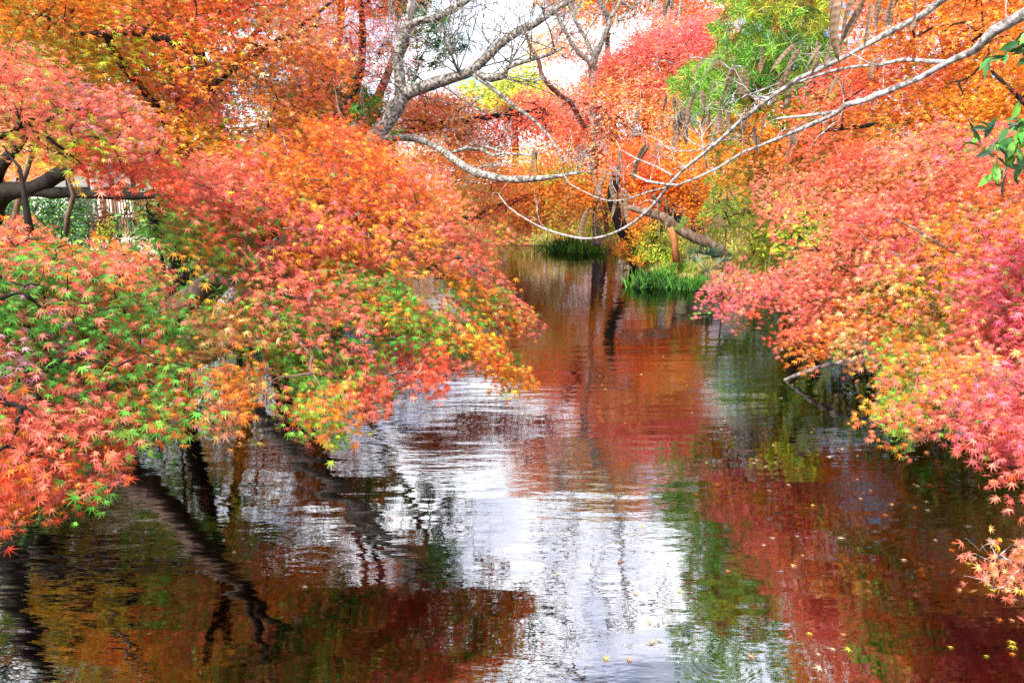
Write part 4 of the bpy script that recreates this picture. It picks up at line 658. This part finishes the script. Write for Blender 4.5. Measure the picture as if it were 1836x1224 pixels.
for lab, x, let in [('big amber bush against the woods beyond the far shore', -1.6, 'OGAR'), ('big lime bush against the woods beyond the far shore', 1.6, 'LYSL'), ('big rusty bush against the woods beyond the far shore', 4.6, 'ROGB'), ('big olive bush against the woods behind the bent trunk', 7.6, 'KSGN'), ('big golden bush against the woods left of the far shore', -4.8, 'GYOK')]:
    shrub('shrub', lab, 'shrub', (x, 36.5), (2.3, 1.0, 3.6), 3200, .16, let)
shrub('clipped_shrub', 'dark maroon dome shaped shrub in front of the lattice gate', 'shrub', (float(P(184, 380, 15)[0]), 15), (.32, .3, 1.66), 1900, .05, 'CCCB', shell=.75)
shrub('clipped_shrub', 'yellow green rounded shrub below the maroon dome', 'shrub', (float(P(192, 420, 12.5)[0]), 12.5), (.30, .28, 1.42), 1500, .045, 'LLSY', shell=.75)
shrub('shrub', 'dark leafy shrub on the left bank under the leaning trunk', 'shrub', (-5.2, 9.2), (1.1, 1.3, .9), 1200, .11, 'DNDD', OVAL, GLOSSY)
shrub('shrub', 'tall dark evergreen shrub on the left bank behind the leaning trunk', 'shrub', (-5.9, 13.2), (1.3, 1.4, 2.5), 2200, .13, 'DDND', OVAL, GLOSSY)
shrub('shrub', 'tall blackish green shrub further along the left bank beyond the orange and gold maple', 'shrub', (-5.7, 17.4), (1.4, 1.5, 3.0), 2400, .14, 'DDNK', OVAL, GLOSSY)
shrub('shrub', 'low green shrub on the left bank near the dark gap', 'shrub', (-4.9, 6.9), (.9, .9, .7), 900, .10, 'DNDK', OVAL, GLOSSY)
shrub('shrub', 'variegated green shrub beside the sandy path', 'shrub', (-6.6, 12.0), (1.2, 1.0, 1.2), 1200, .11, 'NSTN', OVAL, GLOSSY)
shrub('shrub', 'low dark shrub on the right bank behind the pink maple', 'shrub', (7.0, 8.8), (1.2, 1.4, 1.0), 1200, .12, 'DNDS', OVAL, GLOSSY)
shrub('shrub', 'fern green shrub on the right bank beyond the dead branch', 'shrub', (6.9, 13.5), (1.2, 1.3, 1.0), 1300, .10, 'NSLK', OVAL)
def tuft(label, c, n, ln, let, spread=.5):
    gz = max(float(ground_z(*c)), .0); root = empty('grass_tuft', (c[0], c[1], gz), label, 'grass tuft')
    S = np.array([c[0], c[1], gz]) + np.c_[R.normal(0, ln*.55, n), R.normal(0, ln*.3, n), np.zeros(n)]; d = np.c_[R.normal(0, spread, (n, 2)), np.ones(n)]
    V, T, C = [], [], []; s = np.linspace(0, 1, 5)
    for k in range(n):
        u = unit(d[k]); l_ = ln*R.uniform(.6, 1.2); q = S[k] + u*(s*l_)[:, None]; q[:, 2] -= (s**2)*l_*np.hypot(u[0], u[1])*.55; w = .012*(1 - s**2) + .001
        sd_ = unit(np.cross(u, [0, -1, .2])); b = len(V)*1; V += [*(q + sd_*w[:, None]), *(q - sd_*w[:, None])]; T += [(b + i, b + i + 1, b + 6 + i, b + 5 + i) for i in range(4)]; C += [np.array(PAL[let[k % len(let)]])*R.uniform(.7, 1.3)]*10
    link('blades', np_mesh('blades', np.array(V), [np.array(T)], np.array(C)), GRASSM, root)
for lab, (px, py), n, ln, let in [('deep green sedge tuft at the water edge below the yellow green shrub', (1176, 496), 420, .55, 'NDDN'), ('rounded green sedge tuft at the tip of the pink maple', (1246, 500), 320, .42, 'NDN'), ('small green tuft beside the wooden prop', (1212, 478), 260, .42, 'NSK'), ('long green grass tuft on the far shore under the looping branch', (1018, 437), 420, .75, 'NDD'), ('grass tuft trailing into the water on the far shore', (1048, 441), 300, .6, 'NDS'), ('green tuft right behind the slanting trunk', (1188, 470), 260, .5, 'SLN')]:
    tuft(lab, W(px, py, .25), n, ln, let)
c = W(1268, 478); gz = float(ground_z(*c)); root = empty('palm', (c[0], c[1], gz), 'small fan palm with grey green fronds beside the bent trunk', 'palm'); mb = MB(); mb.tube(np.array([(c[0], c[1], gz - .05), (c[0], c[1], gz + .35)]), [.07, .06], 8); mb.build('trunk', BROWN, root)
for k in range(9):
    a = k*2.4 + .3; el = R.uniform(.25, 1.1); b = np.array([c[0], c[1], gz + .33]); d = np.array([math.cos(a)*math.cos(el), math.sin(a)*math.cos(el), math.sin(el)]); e = b + d*R.uniform(.4, .62)
    nb_ = 18; an = np.linspace(-1.25, 1.25, nb_); sd_ = unit(np.cross(d, [0, 0, 1])); up_ = np.cross(sd_, d)
    t_ = d*np.cos(an)[:, None] + sd_*np.sin(an)[:, None] - np.array([0, 0, .25]); me = leaf_mesh('frond', np.repeat(e[None], nb_, 0), np.repeat(up_[None], nb_, 0) + R.normal(0, .15, (nb_, 3)), t_, R.uniform(.36, .46, nb_)*1.0, jitter(np.repeat(np.array([(.10, .17, .10)]), nb_, 0)), (BLADE[0]*[1.1, 1, 1], BLADE[1]))
    fr_ = link('frond', me, GLOSSY, root); ms_ = MB(); ms_.tube(np.array([b, (b + e)/2 + [0, 0, .04], e]), [.008, .006, .005], 5); ms_.build('stalk', PALE, fr_)
# ground cover on the far and right banks
gxs, gys = R.uniform(-9, 14, 26000), R.uniform(8, 36, 26000); dd = pond_dist(gxs, gys); k = (dd > .15) & (dd < 6); gxs, gys = gxs[k], gys[k]; gzs = ground_z(gxs, gys); n = len(gxs)
cl = jitter(np.array([PAL['S'], PAL['K'], PAL['L'], PAL['T'], PAL['O']])[R.choice(5, n, p=[.3, .25, .2, .15, .1])], .25)
tag(link('grass', leaf_mesh('grass', np.c_[gxs, gys, gzs - .02], R.normal(0, 1, (n, 3))*[1, 1, .2], np.c_[R.normal(0, .5, (n, 2)), np.ones(n)], R.uniform(.12, .34, n), cl, (BLADE[0]*[2.2, 1, 1], BLADE[1])), GRASSM), kind='stuff')

# ------------------------------------------------------------------ house, gate, hedge behind the left maples
hx0, hx1, hy = -24.5, -17.5, 35.0; root = empty('house', (-21, hy, .5), 'white plastered house with dark timber posts behind the left maple', 'house')
mb = MB(); mb.box((-21, hy + 3, 2.05), (7, 6, 3.1)); mb.build('wall', PLASTER, root, False)
mb = MB()
for x in np.linspace(hx0, hx1, 8): mb.box((x, hy - .06, 2.05), (.16, .14, 3.1))
mb.box((-21, hy - .07, .75), (7.2, .14, .5)); mb.box((-21, hy - .075, 2.3), (7.2, .10, .14)); mb.box((-21, hy - .07, 3.5), (7.3, .16, .2)); mb.build('timber_frame', DWOOD, root, False)
mb = MB(); V = np.array([(-25.4, hy - 1.2, 3.5), (-16.6, hy - 1.2, 3.5), (-16.6, hy + 7.2, 3.5), (-25.4, hy + 7.2, 3.5), (-24.4, hy + 3, 5.4), (-17.6, hy + 3, 5.4), (-25.4, hy - 1.2, 3.36), (-16.6, hy - 1.2, 3.36), (-16.6, hy + 7.2, 3.36), (-25.4, hy + 7.2, 3.36)])
mb.add(V, [[0, 1, 5, 4], [2, 3, 4, 5], [6, 7, 1, 0], [7, 8, 2, 1], [8, 9, 3, 2], [9, 6, 0, 3], [9, 8, 7, 6]], [[1, 2, 5], [3, 0, 4]]); mb.build('roof', TILE, root, False)
for x in (-23.0, -20.0):
    mb = MB(); mb.box((x, hy - .03, 1.65), (.8, .08, 1.1)); w_ = mb.build('window', DWOOD, root, False)
root = empty('storehouse', (-18.2, 40, .5), 'small white storehouse with grey tiled eaves behind the gate', 'building')
mb = MB(); mb.box((-18.2, 41.5, 2.0), (4.2, 3, 3.0)); mb.build('wall', PLASTER, root, False); mb = MB()
mb.add(np.array([(-20.7, 39.5, 3.4), (-15.7, 39.5, 3.4), (-15.7, 43.5, 3.4), (-20.7, 43.5, 3.4), (-20.7, 41.5, 4.5), (-15.7, 41.5, 4.5), (-20.7, 39.5, 3.25), (-15.7, 39.5, 3.25), (-15.7, 43.5, 3.25), (-20.7, 43.5, 3.25)]), [[0, 1, 5, 4], [2, 3, 4, 5], [6, 7, 1, 0], [7, 8, 2, 1], [8, 9, 3, 2], [9, 6, 0, 3], [9, 8, 7, 6]], [[1, 2, 5], [3, 0, 4]]); mb.build('roof', TILE, root, False)
mb = MB(); mb.box((-18.2, 39.96, 1.5), (1.2, .10, 1.6)); mb.build('door', DWOOD, root, False)
gD = 29.0; xa, xb = float(P(192, 380, gD)[0]), float(P(258, 380, gD)[0]); z0 = float(ground_z(xa, gD))
root = empty('lattice_gate', ((xa + xb)/2, gD, z0), 'brown slatted wooden gate at the end of the sandy path', 'gate')
mb = MB()
for x in np.linspace(xa, xb, 14): mb.box((x, gD, z0 + .85), (.055, .03, 1.5))
mb.build('slat_panel', WOOD, root, False); mb = MB()
for z in (.25, .85, 1.5): mb.box(((xa + xb)/2, gD + .04, z0 + z), (xb - xa + .2, .045, .08))
mb.build('rail', WOOD, root, False)
for x in (xa - .16, xb + .16):
    mb = MB(); mb.tube(np.array([(x, gD, z0 - .05), (x, gD, z0 + 1.75)]), [.08, .075], 10); mb.build('post', WOOD, root)
for px, lab, mt_ in ((172, 'slim pale post left of the slatted gate', PALE), (186, 'brown wooden post close beside the slatted gate', WOOD)):
    x = float(P(px, 380, 28)[0]); mb = MB(); mb.tube(np.array([(x, 28, z0 - .05), (x, 28, z0 + 2.6)]), [.09, .08], 10); mb.box((x, 28, z0 + 2.63), (.24, .24, .06)); tag(mb.build('post', mt_), lab, 'post')
hxa, hxb = float(P(-60, 380, 24)[0]), float(P(168, 380, 24)[0]); n = 5200
root = empty('hedge', ((hxa + hxb)/2, 24, .5), 'dense dark green clipped hedge below the white house', 'hedge')
q = np.c_[R.uniform(hxa, hxb, n), 24 + R.uniform(-.5, .5, n), R.uniform(.45, 2.05, n)]; q[: n//2, 1] = 23.5 + R.normal(0, .05, n//2)
link('foliage', leaf_mesh('foliage', q, np.array([0, -.7, .5]) + R.normal(0, .5, (n, 3)), R.normal(0, 1, (n, 3)), R.uniform(.10, .17, n), jitter(np.array([PAL['D'], PAL['N'], (.04, .14, .05)])[R.integers(0, 3, n)], .3), OVAL), GLOSSY, root)
mb = MB()
for x in np.linspace(hxa + .3, hxb - .3, 9): mb.tube(np.array([(x, 24, .4), (x + .1, 24, 1.2), (x, 24.1, 1.9)]), [.04, .03, .01], 5)
mb.build('stem', BROWN, root)

# ------------------------------------------------------------------ people on the far path
def person(label, px, D, jacket, trousers, hair=(.02, .015, .012), face=0., hh=1.66):
    x = float(P(px, 350, D)[0]); z = float(ground_z(x, D)); k = hh/1.7
    J = {'pelvis': (0, 0, .95, .15, .11), 'waist': (0, 0, 1.1, .145, .105), 'chest': (0, 0, 1.32, .165, .115), 'neck': (0, 0, 1.46, .055, .055), 'head': (0, -.02, 1.58, .085, .10), 'top': (0, -.01, 1.67, .06, .07)}
    E = [('pelvis', 'waist'), ('waist', 'chest'), ('chest', 'neck'), ('neck', 'head'), ('head', 'top')]
    for s, n_ in ((-1, 'l'), (1, 'r')):
        J.update({n_ + 'hip': (s*.09, 0, .90, .09, .09), n_ + 'knee': (s*.10, -.03*s, .5, .062, .065), n_ + 'ank': (s*.10, .05*s, .09, .045, .045), n_ + 'toe': (s*.11, .05*s - .13, .04, .042, .035),
                  n_ + 'sh': (s*.17, 0, 1.38, .065, .065), n_ + 'elb': (s*.235, .02, 1.12, .048, .048), n_ + 'wri': (s*.22, -.08, .92, .035, .035), n_ + 'han': (s*.21, -.11, .84, .03, .04)})
        E += [('pelvis', n_ + 'hip'), (n_ + 'hip', n_ + 'knee'), (n_ + 'knee', n_ + 'ank'), (n_ + 'ank', n_ + 'toe'), ('chest', n_ + 'sh'), (n_ + 'sh', n_ + 'elb'), (n_ + 'elb', n_ + 'wri'), (n_ + 'wri', n_ + 'han')]
    names = list(J); me = bpy.data.meshes.new('body'); me.from_pydata([tuple(c_*k for c_ in J[q_][:3]) for q_ in names], [(names.index(a), names.index(b)) for a, b in E], [])
    root = empty('person', (x, D, z), label, 'person'); root.rotation_euler = (0, 0, face)
    m, t, l, o = mat("clothing"); tc_ = nd(t, "ShaderNodeTexCoord"); s_ = nd(t, "ShaderNodeSeparateXYZ"); dv = nd(t, "ShaderNodeMath", operation='DIVIDE'); dv.inputs[1].default_value = 1.8*k
    r_ = nd(t, "ShaderNodeValToRGB"); r_.color_ramp.interpolation = 'CONSTANT'; e = r_.color_ramp.elements
    while len(e) < 4: e.new(.5)
    for q_, (p_, c_) in enumerate([(0, (.02, .02, .02)), (.05, trousers), (.52, jacket), (.81, (.55, .35, .26))]): e[q_].position = p_; e[q_].color = (*c_, 1)
    p = nd(t, "ShaderNodeBsdfPrincipled"); p.inputs['Roughness'].default_value = .8
    l(tc_.outputs['Object'], s_.inputs[0]); l(s_.outputs['Z'], dv.inputs[0]); l(dv.outputs[0], r_.inputs[0]); l(r_.outputs[0], p.inputs['Base Color']); l(p.outputs[0], o.inputs['Surface'])
    b = bpy.data.objects.new('body', me); COL.objects.link(b); b.parent = root; me.materials.append(m)
    sk = b.modifiers.new('skin', 'SKIN'); sk.use_smooth_shade = True
    for v, q_ in zip(me.skin_vertices[0].data, names): v.radius = (J[q_][3]*k, J[q_][4]*k)
    me.skin_vertices[0].data[0].use_root = True; b.modifiers.new('sub', 'SUBSURF').levels = 2; b.modifiers['sub'].render_levels = 2
    mb = MB(); a = np.linspace(0, math.pi*.55, 7); pts = np.array([(0, .015, 1.60 + .105*math.cos(t_)) for t_ in a[::-1]])*k; mb.tube(pts, np.maximum(.105*np.sin(a[::-1]), .01)*k, 12)
    ho = link('hair', np_mesh('hair', np.concatenate(mb.v), [np.concatenate(mb.q), np.concatenate(mb.t)]), bark_mat("hair", [(.3, hair), (.7, tuple(c_*1.8 for c_ in hair))], 40)); ho.parent = root
person('person in a dark navy jacket standing behind the bent trunk', 1192, 26, (.012, .02, .09), (.02, .02, .025), face=.4)
person('person in a bright blue top on the far path behind the orange leaves', 1217, 28, (.03, .22, .6), (.05, .05, .06), face=-.5)
person('person in a red jacket on the far shore by the clipped lime shrub', 1024, 33.4, (.55, .03, .03), (.04, .05, .2), face=.2)
person('person in a royal blue jacket on the far shore under the looping branch', 1076, 32.6, (.03, .05, .5), (.03, .03, .04), face=-.3)

# ------------------------------------------------------------------ leaves floating on the pond
fl = [(1294, 770, 'T'), (1268, 830, 'S'), (1420, 690, 'Y'), (1352, 830, 'T'), (1488, 820, 'T'), (1372, 838, 'T'), (1456, 906, 'Y'), (1386, 965, 'T'), (1300, 755, 'T'), (1346, 1178, 'A'), (1452, 1136, 'Y'), (1494, 1164, 'T'), (1522, 1165, 'L'), (1768, 1176, 'L'), (1420, 1015, 'A'), (1430, 962, 'T'), (1508, 966, 'T'), (1620, 1004, 'T'), (1690, 780, 'O'), (905, 998, 'T'), (1080, 690, 'Y'), (1265, 690, 'T'), (1175, 860, 'A'), (1240, 740, 'T'), (1330, 640, 'T'), (1150, 600, 'T'), (960, 470, 'T'), (1010, 520, 'T'), (548, 1052, 'T'), (700, 930, 'O'), (420, 990, 'T'), (1380, 880, 'O'), (1560, 880, 'A'), (1600, 905, 'A'), (1660, 900, 'T'), (1236, 565, 'T'), (1190, 640, 'A'), (1120, 760, 'O'), (1010, 720, 'T'), (1460, 770, 'A')]
for k in range(30):
    y_ = R.uniform(640, 1180); fl.append((min(1330 + (y_ - 560)*.95 + R.normal(0, 40), 1815), y_, 'TAYO'[k % 4]))
for k in range(45):
    y_ = R.uniform(470, 1200); x_ = R.uniform(900 + (y_ - 470)*.15, 1330 + (y_ - 470)*.7); fl.append((min(x_, 1810), y_, 'TTYAO'[k % 5]))
flm = []
for k in range(4):
    V = STAR5[0].copy(); V[:, 2] = .04*np.sin(V[:, 0]*5 + k) + .05; flm.append(V)
words = ['straw', 'cream', 'buff']
for k, (px, py, c) in enumerate(fl):
    e = PITCH + math.atan((py - 612)/F); D = H/math.tan(e); x = float(P(px, py, D)[0]); s = R.uniform(.035, .065)*(1 if D < 12 else 1.3)
    a = R.uniform(0, 6.28); V = flm[k % 4]*s; V = np.stack([V[:, 0]*math.cos(a) - V[:, 1]*math.sin(a), V[:, 0]*math.sin(a) + V[:, 1]*math.cos(a), V[:, 2]], -1)
    me = np_mesh('floating_leaf', V, [STAR5[1]], np.repeat(np.array([PAL[c]])*R.uniform(.8, 1.2), len(V), 0))
    o_ = link('floating_leaf', me, LEAF); o_.location = (x, D, .004); tag(o_, 'single fallen maple leaf floating on the open pond water', 'leaf', 'fallen leaves floating on the pond')
print('faces', sum(len(o.data.polygons) for o in bpy.data.objects if o.type == 'MESH'))
